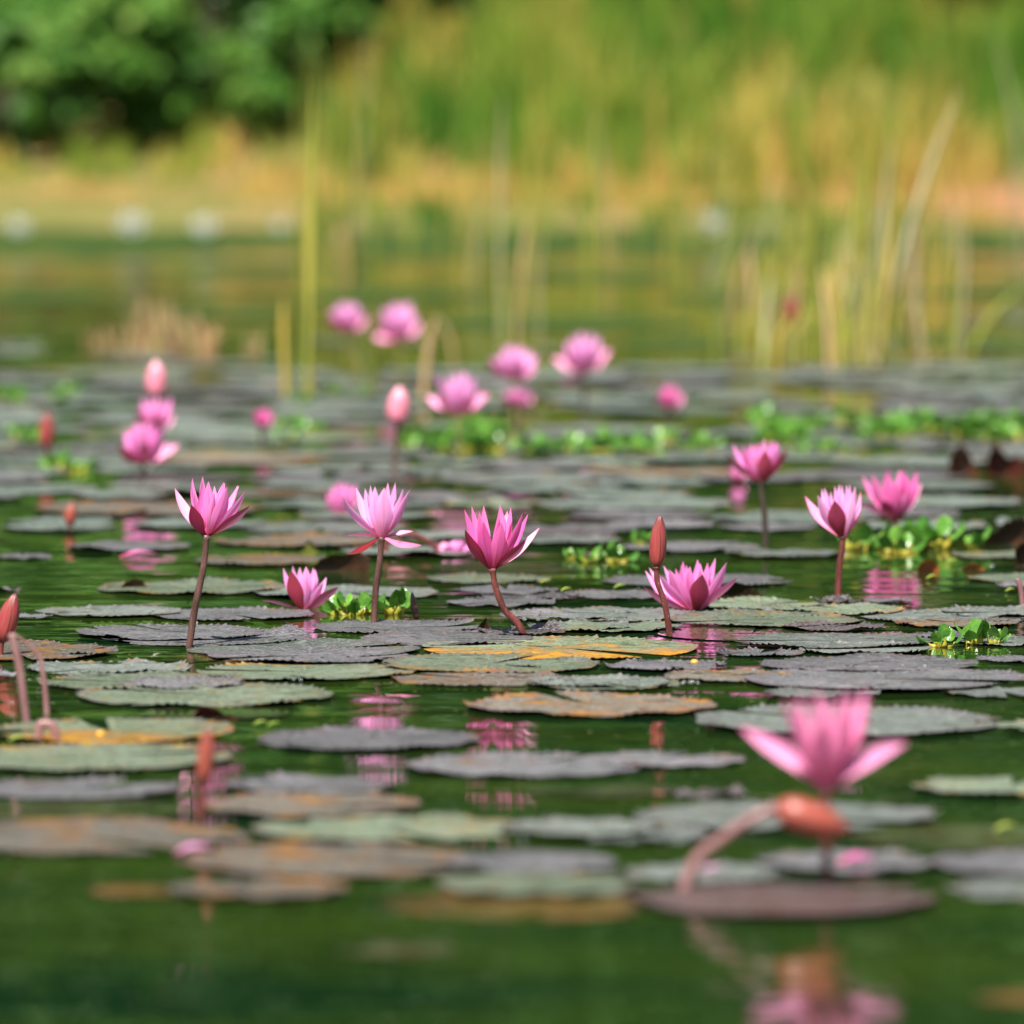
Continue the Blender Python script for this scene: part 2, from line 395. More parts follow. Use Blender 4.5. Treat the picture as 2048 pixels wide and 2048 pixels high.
def petal(tip, width, bulge=0.12, cup=0.35, base_r=0.004, rnd=random, sharp=1.8, curl=0.0, roll=None):
    """a petal from the flower's base to `tip` (metres, flower space); inner face faces the axis"""
    tip = Vector(tip); L = tip.length
    h = Vector((tip.x, tip.y, 0))
    out = h.normalized() if h.length > 1e-6 else Vector((rnd.uniform(-1, 1), rnd.uniform(-1, 1), 0)).normalized()
    lat = Vector((-out.y, out.x, 0))                                  # tangential
    p0 = out * base_r
    along = (tip - p0).normalized()
    nout = along.cross(lat);  nout.normalize()
    if nout.dot(out) < 0 and abs(nout.dot(out)) > 0.02: nout = -nout
    if abs(nout.dot(out)) <= 0.02 and nout.z > 0: nout = -nout
    p1 = p0.lerp(tip, 0.5) + nout * (bulge * L)
    if roll:                                   # the petal is twisted about its own length: (limit, side shown)
        y = Vector((0, 1, 0)); vp = y - along * y.dot(along)
        if vp.length > 0.05:
            vp.normalize()
            if roll[1] < 0: vp = -vp
            a_ = math.atan2(nout.cross(vp).dot(along), nout.dot(vp))
            a_ = max(-roll[0], min(roll[0], a_))
            from mathutils import Quaternion
            q_ = Quaternion(along, a_)
            lat = q_ @ lat; nout = q_ @ nout
    nu, nv = 14, 8
    V, UV = [], []
    ph = rnd.uniform(0, 6.28); wob = rnd.uniform(-0.04, 0.04)
    for i in range(nu + 1):
        u = i / nu
        c = p0 * (1 - u) ** 2 + p1 * 2 * u * (1 - u) + tip * u * u
        t = ((p1 - p0) * (1 - u) + (tip - p1) * u).normalized()
        n = t.cross(lat).normalized()
        if n.dot(nout) < 0: n = -n
        if u < 0.5:
            s = u / 0.5; s = s * s * (3 - 2 * s); w = 0.34 + 0.66 * s
        else:
            s = (u - 0.5) / 0.5; w = 1 - s ** sharp
        w = max(w, 0.012) * width * 0.5
        cupu = cup * (1 - 0.35 * u)
        tw = wob * L * math.sin(u * 5 + ph) * u
        for j in range(nv + 1):
            v = -1 + 2 * j / nv
            p = c + lat * (v * w) - n * (cupu * v * v * w) + lat * tw
            p = p - n * (0.0006 * math.cos(v * 9 + ph) * (1 - u)) + n * curl * L * max(0, u - 0.6) ** 2
            V.append(p); UV.append((u, 0.5 + 0.5 * v))
    Fc = []
    q = V[(nu // 2) * (nv + 1) + nv // 2]
    for i in range(nu):
        for j in range(nv):
            a = i * (nv + 1) + j
            Fc.append((a, a + 1, a + nv + 2, a + nv + 1))
    a, b_, c_ = V[Fc[len(Fc) // 2][0]], V[Fc[len(Fc) // 2][1]], V[Fc[len(Fc) // 2][2]]
    if (b_ - a).cross(c_ - a).dot(nout) > 0: Fc = [tuple(reversed(f)) for f in Fc]
    return V, Fc, UV

ANCHORS = []       # (phrase, sx, sy) things one can point to, used to tell the pads apart

def stem_part(root, path, r_base, r_top, mat, flare=True):
    pts = spline(path, 22)
    n = len(pts); rad = []
    for i in range(n):
        t = i / (n - 1); r = r_base + (r_top - r_base) * t
        r *= 1 + 0.06 * math.sin(t * 23 + root.location.x * 90) * math.sin(t * 9.0)
        if flare and t > 0.90: r *= 1 + 0.65 * ((t - 0.90) / 0.10) ** 2
        rad.append(r)
    o = root.location
    V, Fc = tube([p - o for p in pts], rad, 10)
    return mesh_obj('stem', V, Fc, mat, root)

def lily(zm, base, path, sepals, petals, label, mats=('petal_mid', 'sepal_red', 'stem_red'), extra=6, stem_r=(0.0058, 0.0045),
         water_y=None, wdef=62, group=None, anchor=None, cup=0.35, bulge=0.13, seed=1, sroll=0.5):
    """base = flower base in zoom pixels, path = stem px from the water up; tips in zoom px with a depth guess"""
    rnd = random.Random(seed)
    s = ZOOM[zm][2]
    wx, wy = path[0] if path else (base[0], water_y if water_y is not None else base[1])
    if water_y is not None: wy = water_y
    W, t = on_water(*zp(zm, wx, wy))
    k = t / F_PX / s                                  # metres per zoom pixel there
    root = empty('water_lily', (W.x, W.y, 0), label, 'water lily', group)
    hb = at_depth(*zp(zm, *base), t)
    hb.y = W.y
    if path:
        pts = [at_depth(*zp(zm, *p), t) for p in path]
        pts = [Vector((p.x, W.y, p.z)) for p in pts]
        pts[0].z = -0.05
        pts.append(hb)
        stem_part(root, pts, stem_r[0], stem_r[1], M[mats[2]])
    off = hb - Vector((W.x, W.y, 0))
    br = 0.0045
    def tipv(p):
        dx = p[0] - base[0]; d = p[2] if len(p) > 2 else 0
        d = math.copysign(max(abs(d), 0.62 * abs(dx)), d if d else 1)      # side petals are turned, not edge-on
        return Vector((dx * k, d * k, -(p[1] - base[1]) * k))
    for sp in sepals:
        w = (sp[3] if len(sp) > 3 else wdef * 1.15) * k * 0.98
        bl = sp[4] if len(sp) > 4 else bulge
        tv = tipv(sp); V, Fc, UV = petal(tv, w, bl, cup, br * 1.25, rnd, roll=(sroll if abs(tv.z) < 1.2 * abs(tv.x) else 0.5, 1 if tv.y > 0 else -1))
        sm = M[sp[5]] if len(sp) > 5 else M[mats[1]]
        mesh_obj('sepal', [v + off for v in V], Fc, sm, root, UV)
    top = 0
    for pp in petals:
        w = (pp[3] if len(pp) > 3 else wdef) * k * 0.88
        tv = tipv(pp); top = max(top, tv.z)
        V, Fc, UV = petal(tv, w, bulge * 0.9, cup, br, rnd, roll=(0.6, 1 if tv.y > 0 else -1))
        mesh_obj('petal', [v + off for v in V], Fc, M[mats[0]], root, UV)
    for i in range(extra):                            # inner ring filling the cup, back included
        a = 2 * PI * i / extra + rnd.uniform(-0.2, 0.2)
        L = top * rnd.uniform(0.80, 0.93); tl = R_(rnd.uniform(12, 26))
        tv = Vector((L * math.sin(tl) * math.cos(a), L * math.sin(tl) * math.sin(a) + 0.004, L * math.cos(tl)))
        V, Fc, UV = petal(tv, wdef * 0.85 * k, 0.10, cup, br * 0.6, rnd)
        mesh_obj('petal', [v + off for v in V], Fc, M[mats[0]], root, UV)
    if anchor: ANCHORS.append((anchor, *to_px(root.location)[:2]))
    return root, off, k

# ------------------------------------------------------------------ the sharp row of lilies
lily('A', (1143, 468), [(1018, 1085), (1075, 880), (1122, 660)],
     [(963, 212, 30, 66), (1062, 294, -95, 82, 0.14), (1384, 294, -45, 70, 0.10), (1225, 235, 120)],
     [(1066, 153, 40, 52), (1122, 146, 70, 56), (1160, 168, -50, 78), (1118, 162, 5, 56), (1222, 176, 70, 58), (1256, 196, -85, 92),
      (1244, 182, 0, 60), (1302, 194, 30, 56), (1318, 202, 60, 56), (1362, 212, -10, 60), (1190, 200, 90, 60)],
     'tall pink water lily with leaning brown stem, leftmost of the sharp row', ('petal_mid', 'sepal_red', 'stem_brown'),
     anchor='the leftmost tall sharp lily', seed=11)
lily('B', (300, 884), None,
     [(226, 660, -90, 92, 0.10), (492, 747, -55, 84, 0.08), (62, 818, -10, 30, -0.05, 'sepal_red'), (350, 700, 110)],
     [(182, 655, 0, 52), (238, 641, 40, 60), (310, 640, -30, 84), (357, 659, 20, 62), (416, 704, 0, 58), (345, 652, 60, 60), (272, 650, 70, 60), (402, 722, -50, 58)],
     'low pink water lily sitting half in the water beside small green hyacinths', ('petal_pale', 'sepal_rose', 'stem_red'),
     water_y=872, extra=5, anchor='the low lily beside small hyacinths', seed=12, wdef=68)
f3, f3_off, f3_k = lily('B', (728, 480), [(678, 955), (692, 800), (716, 620)],
     [(528, 460, -40, 46, -0.05, 'sepal_pink'), (531, 566, -75, 46, -0.06), (951, 515, -70, 58, -0.10, 'sepal_pink'), (902, 455, 60, 40, -0.04)],
     [(514, 245, -15, 56), (578, 210, 20, 60), (634, 213, 70, 58), (664, 194, 40, 52), (687, 196, -50, 74), (746, 200, -95, 108), (757, 180, 50, 58),
      (798, 178, 30, 56), (853, 208, -15, 62), (883, 208, -35, 54), (834, 232, -60, 58)],
     'pale pink water lily with flat spread sepals and straight brown stem', ('petal_pale', 'sepal_red', 'stem_brown'),
     anchor='the lily with flat spread sepals', seed=13)
lily('B', (1338, 652), [(1566, 1032), (1496, 985), (1408, 885), (1357, 760)],
     [(1190, 430, -45, 74), (1516, 485, -95, 74, 0.10), (1597, 435, 25, 58), (1420, 340, 120)],
     [(1186, 330, 0, 56), (1230, 308, 40, 56), (1262, 334, -25, 58), (1294, 305, 60, 60), (1288, 385, -110, 96), (1374, 299, 50, 74), (1386, 390, -120, 92),
      (1438, 318, 20, 60), (1502, 340, -10, 62), (1541, 360, 0, 52), (1472, 420, -70, 70)],
     'deep pink water lily on a red stem bent to the right', ('petal_deep', 'sepal_red', 'stem_red'),
     anchor='the lily on the bent red stem', seed=14)
lily('C', (930, 1038), None,
     [(584, 869, -40, 70, 0.08), (977, 790, -150, 128, 0.10), (1192, 805, -20, 76, 0.06, 'sepal_pink'), (900, 830, 180)],
     [(606, 797, 20, 70), (640, 770, 50, 66), (733, 754, 70, 66), (765, 760, -110, 120), (850, 722, 70, 78), (896, 744, -70, 96), (952, 709, 90, 80),
      (1016, 729, 20, 74), (1056, 697, 45, 74), (1137, 714, -30, 84), (818, 765, 60, 70), (702, 790, -40, 76), (1000, 775, -70, 84), (880, 790, 120, 80), (980, 740, 140, 80)],
     'wide open pink water lily resting low on lily pads beside the upright bud', ('petal_mid', 'sepal_red', 'stem_red'),
     water_y=1034, wdef=74, anchor='the wide lily resting on pads', seed=15)
lily('D', (765, 880), [(726, 1282), (742, 1100), (760, 960)],
     [(524, 625, 5, 80), (706, 638, -120, 122, 0.12), (884, 590, 10, 44, 0.16, 'sepal_red'), (790, 640, 120)],
     [(594, 605, -55, 84), (625, 574, 40, 60), (648, 566, 55, 60), (685, 590, 70, 60), (716, 552, 60, 56), (740, 545, 80, 56), (762, 549, 90, 56), (785, 545, 40, 60),
      (808, 541, 20, 58), (839, 549, -20, 62), (732, 640, -60, 70), (812, 590, -85, 84)],
     'half closed pink water lily with one thin dark curved sepal on its right', ('petal_pale', 'sepal_red', 'stem_red'),
     wdef=64, anchor='the lily with one thin dark sepal', seed=16)
lily('D', (1100, 768), [(1104, 905), (1102, 840)],
     [(848, 640, -30, 60, 0.02, 'sepal_pink'), (1018, 640, -110, 96, 0.10), (1276, 540, 15, 62, 0.12), (1130, 560, 120)],
     [(899, 495, 0, 66), (948, 474, -60, 92), (1050, 444, 20, 74), (1040, 480, -75, 92), (1122, 444, -20, 84), (1152, 455, 50, 70), (1185, 490, 40, 70),
      (1249, 464, 0, 70), (1195, 545, -70, 80), (985, 500, 60, 70), (1100, 520, -100, 96)],
     'pink water lily rising out of the green hyacinth clump at right', ('petal_deep', 'sepal_red', 'stem_red'),
     wdef=70, anchor='the lily above the hyacinth clump', seed=17)
lily('D', (237, 522), [(275, 945), (262, 760), (244, 620)],
     [(17, 340, -25, 66), (262, 313, -120, 100, 0.12), (402, 304, -25, 62, 0.14), (200, 330, 130)],
     [(58, 290, 20, 60), (118, 288, -70, 80), (180, 275, 0, 62), (215, 275, 60, 60), (258, 248, 50, 64), (306, 254, 30, 66), (340, 264, 20, 66), (357, 278, -25, 60),
      (160, 300, 70, 60), (322, 330, -80, 80), (188, 345, -90, 86)],
     'pink water lily high on a thin dark stem over open water, right of centre', ('petal_mid', 'sepal_rose', 'stem_dark'),
     wdef=64, anchor='the lily high on a thin dark stem', seed=18)
# foreground, out of focus
lily('F', (1185, 525), [(1190, 895), (1188, 690)],
     [(868, 305, 50, 72, -0.12, 'sepal_pink'), (1500, 368, 50, 72, -0.16, 'sepal_pink'), (1150, 260, -150, 90, 0.06, 'sepal_pink')],
     [(1024, 165, -20, 76), (1082, 158, 50, 56), (1150, 136, -70, 76), (1196, 172, 70, 50), (1246, 141, -50, 72), (1290, 158, 60, 52), (1340, 148, 0, 72), (1356, 184, 30, 60)],
     'large blurred pink water lily in the foreground with two petals spread wide', ('petal_rose', 'sepal_pink', 'stem_red'),
     wdef=56, extra=4, anchor='the large blurred foreground lily', seed=19, bulge=0.05, sroll=1.2)

# ------------------------------------------------------------------ blurred lilies farther back
def far_lily(zm, base, wpx, hpx, wy, label, mats, seed, n=(4, 8, 6), spread=1.0, anchor=None, wx=None, low=None, group=None):
    """generic blossom wpx wide and hpx high; wy = row of its stem foot"""
    rnd = random.Random(seed)
    tips_s, tips_p = [], []
    hw = wpx * 0.56; hpx *= 1.08
    for i in range(n[0]):
        a = 2 * PI * i / n[0] + rnd.uniform(0.1, 0.5)
        tips_s.append((base[0] + hw * math.cos(a) * spread, base[1] - hpx * rnd.uniform(0.42, 0.6), hw * math.sin(a), wpx * 0.26))
    for i in range(n[1]):
        a = 2 * PI * i / n[1] + rnd.uniform(-0.2, 0.2); q = rnd.uniform(0.66, 1.0)
        tips_p.append((base[0] + hw * q * math.cos(a), base[1] - hpx * rnd.uniform(0.62, 1.0), hw * q * math.sin(a), wpx * 0.25))
    for i in range(n[2]):
        a = 2 * PI * i / n[2] + rnd.uniform(-0.2, 0.2); q = rnd.uniform(0.25, 0.45)
        tips_p.append((base[0] + hw * q * math.cos(a), base[1] - hpx * rnd.uniform(0.92, 1.02), hw * q * math.sin(a), wpx * 0.24))
    if low:
        for lx, ly in low: tips_s.append((lx, ly, 20, wpx * 0.26, -0.04, 'sepal_pink'))
    path = None
    fx = base[0] if wx is None else wx
    if wy - base[1] > 6:
        path = [(fx, wy), ((fx + base[0]) / 2 + rnd.uniform(-4, 4), (wy + base[1]) / 2)]
    lily(zm, base, path, tips_s, tips_p, label, mats, 0, (0.0055, 0.0045), wy if path is None else None, wpx * 0.25, group, anchor, seed=seed, sroll=0.9)
far_lily('G', (690, 668), 215, 190, 770, 'blurred deep pink water lily, lowest of the stack at left', ('petal_mid', 'sepal_rose', 'stem_dark'), 31, low=[(856, 582)], anchor='the lowest lily of the left stack')
far_lily('G', (750, 505), 165, 150, 690, 'blurred round magenta water lily, middle of the stack at left', ('petal_mid', 'sepal_rose', 'stem_dark'), 32, anchor='the round magenta lily at left')
far_lily('G', (1270, 495), 90, 90, 570, 'small blurred magenta water lily left of the reed stalks', ('petal_deep', 'sepal_red', 'stem_dark'), 33, anchor='the small magenta lily at left')
far_lily('H', (770, 672), 210, 190, 900, 'blurred open pink water lily on a thick stem behind the hyacinth row', ('petal_pale', 'sepal_pink', 'stem_green'), 34, low=[(608, 590), (908, 572)], anchor='the open lily behind the hyacinth row')
far_lily('H', (1030, 505), 210, 155, 690, 'blurred flat-topped pink water lily right of centre far back', ('petal_pale', 'sepal_pink', 'stem_green'), 35, anchor='the flat-topped lily far back')
far_lily('H', (1050, 632), 140, 80, 690, 'dim small pink water lily just below the flat-topped one', ('petal_mid', 'sepal_rose', 'stem_dark'), 36)
far_lily('H', (1370, 472), 190, 185, 650, 'blurred pink water lily with a wide right petal, rightmost of the back group', ('petal_pale', 'sepal_pink', 'stem_dark'), 37, low=[(1216, 408), (1502, 362), (1245, 540)], anchor='the rightmost lily of the back group')
far_lily('H', (478, 312), 195, 170, 520, 'blurred pink water lily, right one of the two highest far blooms', ('petal_pale', 'sepal_pink', 'stem_green'), 38, low=[(352, 300)], anchor='the right highest far bloom')
far_lily('H', (225, 268), 180, 125, 520, 'blurred rose water lily, left one of the two highest far blooms', ('petal_pale', 'sepal_rose', 'stem_green'), 39, wx=320, anchor='the left highest far bloom')
far_lily('H', (1785, 645), 125, 105, 720, 'small blurred round magenta water lily on dark water far right of the group', ('petal_deep', 'sepal_red', 'stem_dark'), 40, anchor='the small round magenta lily')
far_lily('B', (505, 352), 165, 165, 356, 'blurred pink water lily at the water behind the one with flat sepals', ('petal_mid', 'sepal_pink', 'stem_red'), 41)
far_lily('D', (90, 518), 105, 105, 530, 'small blurred pink water lily hidden behind the tall thin-stemmed one', ('petal_mid', 'sepal_rose', 'stem_red'), 42)
# lily lying on the water with a kinked stem
lily('B', (1046, 574), [(738, 600), (752, 505), (800, 472), (905, 468), (1000, 518)],
     [(1246, 560, -20, 60, 0.03, 'sepal_pink'), (1075, 508, 40, 50, 0.03, 'sepal_pink')],
     [(1238, 528, 20, 54), (1180, 506, 40, 54), (1140, 500, 70, 54), (1210, 555, 90, 54), (1120, 520, -50, 60), (1180, 545, -70, 54)],
     'fallen pink water lily lying on the water at the end of a kinked stem', ('petal_mid', 'sepal_pink', 'stem_red'), 0, water_y=574,
     anchor='the fallen lily with a kinked stem', seed=44, wdef=54)

# ------------------------------------------------------------------ buds
def bud(zm, base, tip, wpx, path, label, mats=('bud_red', 'stem_red'), depth=0.0, anchor=None, stem_r=(0.005, 0.004), water_y=None, name='water_lily_bud'):
    wx, wy = path[0] if path else base
    if water_y is not None: wy = water_y
    W, t = on_water(*zp(zm, wx, wy))
    k = t / F_PX / ZOOM[zm][2]
    root = empty(name, (W.x, W.y, 0), label, 'flower bud')
    b0 = at_depth(*zp(zm, *base), t); b0.y = W.y
    b1 = at_depth(*zp(zm, *tip), t); b1.y = W.y + depth * k
    if path:
        pts = [at_depth(*zp(zm, *p), t) for p in path]
        pts = [Vector((p.x, W.y, p.z)) for p in pts]; pts[0].z = -0.05
        pts.append(b0)
        stem_part(root, pts, stem_r[0], stem_r[1], M[mats[1]])
    ax = b1 - b0; L = ax.length; ax.normalize()
    n = ax.cross(Vector((0, 1, 0))); n.normalize(); bn = ax.cross(n)
    prof = [(0, .30), (.02, .52), (.06, .70), (.13, .86), (.22, .96), (.33, 1.0), (.46, .99), (.6, .92), (.72, .79), (.82, .62), (.90, .43), (.96, .26), (.99, .12), (1.0, .02)]
    V, UV, Fc = [], [], []; S = 24
    for u, r in prof:
        for j in range(S + 1):
            a = 2 * PI * j / S
            rr = r * wpx * 0.5 * k * (1 - 0.055 * abs(math.cos(2 * a + 0.6)) ** 8)   # seams between the four sepals
            V.append(b0 + ax * (u * L) + (n * math.cos(a) + bn * math.sin(a)) * rr - root.location); UV.append((u, j / S))
    for i in range(len(prof) - 1):
        for j in range(S):
            q = i * (S + 1) + j
            Fc.append((q, q + 1, q + S + 2, q + S + 1))
    mesh_obj('bud_head', V, Fc, M[mats[0]], root, UV)
    if anchor: ANCHORS.append((anchor, *to_px(root.location)[:2]))
    return root
bud('C', (686, 750), (708, 414), 112, [(800, 1190), (745, 1020), (692, 850)], 'upright closed red bud on a leaning stem beside the wide lily', anchor='the upright red bud')
bud('A', (12, 1052), (86, 788), 118, [(-6, 1145), (4, 1100)], 'glossy red bud tilted right at the left edge', anchor='the red bud at the left edge')
bud('E', (770, 500), (788, 285), 66, [(745, 632), (762, 560)], 'blurred orange-red bud standing in the left foreground', ('bud_orange', 'stem_red'), anchor='the blurred orange bud')
bud('F', (1000, 592), (1275, 682), 135, [(598, 912), (685, 812), (790, 715), (900, 638)], 'blurred drooping orange bud on an arched stem below the foreground lily',
    ('bud_orange', 'stem_mauve'), -20, anchor='the drooping foreground bud', stem_r=(0.0075, 0.0055))
bud('G', (757, 345), (755, 172), 100, [(762, 600), (758, 470)], 'blurred pale pink bud, topmost of the stack at left', ('bud_pink', 'stem_dark'))
bud('G', (226, 590), (230, 418), 76, [(220, 665)], 'blurred narrow red bud among leaves near the left edge', anchor='the narrow red bud at left')
bud('G', (338, 962), (346, 858), 60, [(336, 985)], 'short blurred orange bud poking out between grey pads at left', ('bud_orange', 'stem_red'), anchor='the short orange bud')
bud('H', (474, 716), (482, 538), 112, [(440, 970), (462, 850)], 'blurred salmon bud on a thin stem left of the open lily', ('bud_pink', 'stem_brown'), anchor='the salmon bud')
bud('T', (1496, 610), (1492, 555), 24, [(1500, 690)], 'blurred red bud standing among the reeds at right', ('bud_red', 'stem_green'))
bud('B', (920, 935), (893, 783), 42, None, 'withered brown bud half under water beside the small hyacinths', ('bud_dead', 'stem_dark'), water_y=932)

# loose bent stems at the left edge and right edge
def loose_stem(zm, path, r, label, mat='stem_mauve', rt=None):
    W, t = on_water(*zp(zm, *path[0]))
    pts = [at_depth(*zp(zm, *p), t) for p in path]
    pts = [Vector((p.x, W.y, p.z)) for p in pts]; pts[0].z = -0.04
    if abs(path[-1][1] - path[0][1]) < 15: pts[-1].z = -0.03
    pts = spline(pts, 26); n = len(pts)
    rad = [r + ((rt or r) - r) * (i / (n - 1)) ** 0.8 for i in range(n)]
    V, Fc = tube([p - W for p in pts], rad, 10)
    return tag(mesh_obj('bent_stalk', V, Fc, M[mat], None, loc=W), label, 'plant stem')
loose_stem('A', [(165, 1505), (112, 1220), (66, 1010)], 0.0056, 'thick mauve stalk leaning left beside the red bud at left')
loose_stem('A', [(268, 1452), (250, 1330), (226, 1165), (178, 1088), (80, 1012)], 0.0056, 'thinner mauve stalk with its tip bent over, second from left', rt=0.0012)
loose_stem('A', [(210, 1605), (216, 1540), (252, 1512), (300, 1540), (342, 1606)], 0.0058, 'short mauve stalk arched over into the water at left')
loose_stem('D', [(1932, 1335), (1915, 1240), (1888, 1150)], 0.0045, 'thin mauve stalk at the right edge')

# fly on a sepal
fw = Vector(f3.location) + f3_off + Vector(((822 - 728) * f3_k, -0.020, (480 - 470) * f3_k - 0.001))
fly = empty('fly', fw, 'tiny dark fly on the right flat sepal of a pale lily', 'fly')
V, Fc = tube([Vector((-0.003, 0, 0.003)), Vector((-0.002, 0, 0.0022)), Vector((0.000, 0, 0.001)), Vector((0.002, 0, -0.0005)), Vector((0.0032, 0, -0.0015))], [0.0006, 0.0014, 0.0016, 0.0012, 0.0004], 8)
mesh_obj('body', V, Fc, M['insect'], fly)
for s_ in (-1, 1):
    mesh_obj('wing', [(-0.001, s_ * 0.0008, 0.0032), (0.004, s_ * 0.0024, 0.0012), (0.0035, s_ * 0.0006, 0.001)], [(0, 1, 2)], M['wing'], fly)

# ------------------------------------------------------------------ lily pads
def pad_mesh(R, seed, teeth, curl=None, detail=True):
    rnd = np.random.default_rng(seed)
    per = 4 if detail else 2
    nt = teeth * per
    notch = R_(rnd.uniform(3, 9)); nrot = rnd.uniform(0, 2 * PI)
    th = np.linspace(notch, 2 * PI - notch, nt + 1)
    def wob(k0, k1, n):
        o = np.zeros_like(th)
        for _ in range(n): o += rnd.uniform(-1, 1) * np.sin(th * rnd.integers(k0, k1 + 1) + rnd.uniform(0, 6.28))
        return o / math.sqrt(n)
    rshape = 1 + 0.030 * wob(1, 4, 4) + 0.012 * wob(5, 11, 4)
    for _ in range(rnd.integers(0, 4)):                                  # bites and tears in the margin
        t0 = rnd.uniform(0.3, 6.0); rshape = rshape - rnd.uniform(0.04, 0.20) * np.exp(-((th - t0) / rnd.uniform(0.03, 0.12)) ** 2)
    soak = rnd.uniform(0.8, 2.0)
    saw = np.tile(np.array([0.0, 0.30, 1.0, 0.42] if per == 4 else [0.0, 1.0]), teeth + 1)[:nt + 1]
    tooth = saw * np.repeat(rnd.uniform(0.12, 1.0, teeth + 2) ** 1.1, per)[:nt + 1] * rnd.uniform(0.85, 1.3)
    tooth = tooth * np.clip(0.95 + 0.45 * wob(2, 8, 4), 0.2, 1.6)
    th = th + wob(6, 30, 8) * 0.012; th[0] = notch; th[-1] = 2 * PI - notch
    und = wob(1, 4, 5); und2 = wob(4, 12, 6)
    up = np.clip(0.28 + 0.75 * wob(2, 9, 5), 0.0, 1.7) * rnd.uniform(0.5, 1.3)
    rings = [0.015, 0.2, 0.4, 0.58, 0.74, 0.86, 0.93, 0.965, 1.0] if detail else [0.015, 0.4, 0.75, 0.93, 1.0]
    V = []; mm = 0.001
    for q in rings:
        r = R * q * (1 + (rshape - 1) * q)
        if q == 1.0: r = r + tooth * 0.0056
        z = und * 1.2 * soak * mm * q * q + und2 * 1.0 * soak * mm * q ** 3
        e = max(0, (q - 0.90) / 0.10)
        z = z + up * e ** 1.5 * 2.6 * mm
        if q == 1.0: z = z + tooth * (0.50 + up) * 3.4 * mm
        a = th + nrot
        x, y = r * np.cos(a), r * np.sin(a)
        if curl is not None:
            for ca, hw, hh in curl:
                d = np.abs((a - ca + PI) % (2 * PI) - PI)
                f = np.exp(-(d / hw) ** 2) * max(0, (q - 0.55) / 0.45) ** 1.6
                z = z + f * hh
                x = x - np.cos(a) * f * hh * 0.7; y = y - np.sin(a) * f * hh * 0.7
        V.append(np.stack([x, y, z], 1))
    V = np.concatenate(V); n = nt + 1; Fc = []
    RAD = np.repeat(np.array(rings), n)
    for i in range(len(rings) - 1):
        a = np.arange(nt) + i * n
        Fc.append(np.stack([a, a + n, a + n + 1, a + 1], 1))
    return V, np.concatenate(Fc), RAD

PADS = []     # (object, sx, sy, width_px, colour word)
CW = {'green': 'grey-green', 'grey': 'grey', 'purple': 'mauve-grey', 'dark': 'dark purple', 'sunkred': 'dark reddish', 'red': 'dark reddish', 'rust': 'rust-stained', 'orange': 'orange-edged green',
      'sunk': 'orange', 'olive': 'olive', 'far': 'pale grey-green'}
_pi = [0]
def pad_at(W, R, typ, curl=None, px_w=100, name='lily_pad', detail=True, z=None):
    _pi[0] += 1; i = _pi[0]
    sunk = typ in ('sunk', 'olive', 'sunkred')
    teeth = max(46, int(min(110, R * 2 * PI / 0.0135)))
    V, Fc, RAD = pad_mesh(R, 1000 + i, teeth, curl, detail)
    if sunk: V[:, 2] = 0.0
    zz = (0.0007 + 0.0003 * (i % 5)) if sunk else (z if z is not None else 0.0013 + 0.0008 * ((i * 7) % 5))
    o = mesh_obj('sunken_leaf' if sunk else name, V, Fc, M['pad_' + typ], None, loc=(W.x, W.y, zz), attr=RAD)
    if not sunk:
        o.rotation_euler = (R_(random.uniform(-0.4, 0.4)), R_(random.uniform(-0.4, 0.4)), 0)
    sx, sy, t = to_px(o.location)
    PADS.append([o, sx, sy, 2 * R / t * F_PX, typ, R])
    return o
def pad(zm, x0, x1, y, typ, curl=None):
    sx, sy = zp(zm, (x0 + x1) / 2, y)
    W, t = on_water(sx, sy, 0.004)
    R = (x1 - x0) / 2 / ZOOM[zm][2] * t / F_PX
    return pad_at(W, R, typ, curl)
S_, N_, E_, W_ = -PI / 2, PI / 2, 0.0, PI     # towards camera, away, right, left
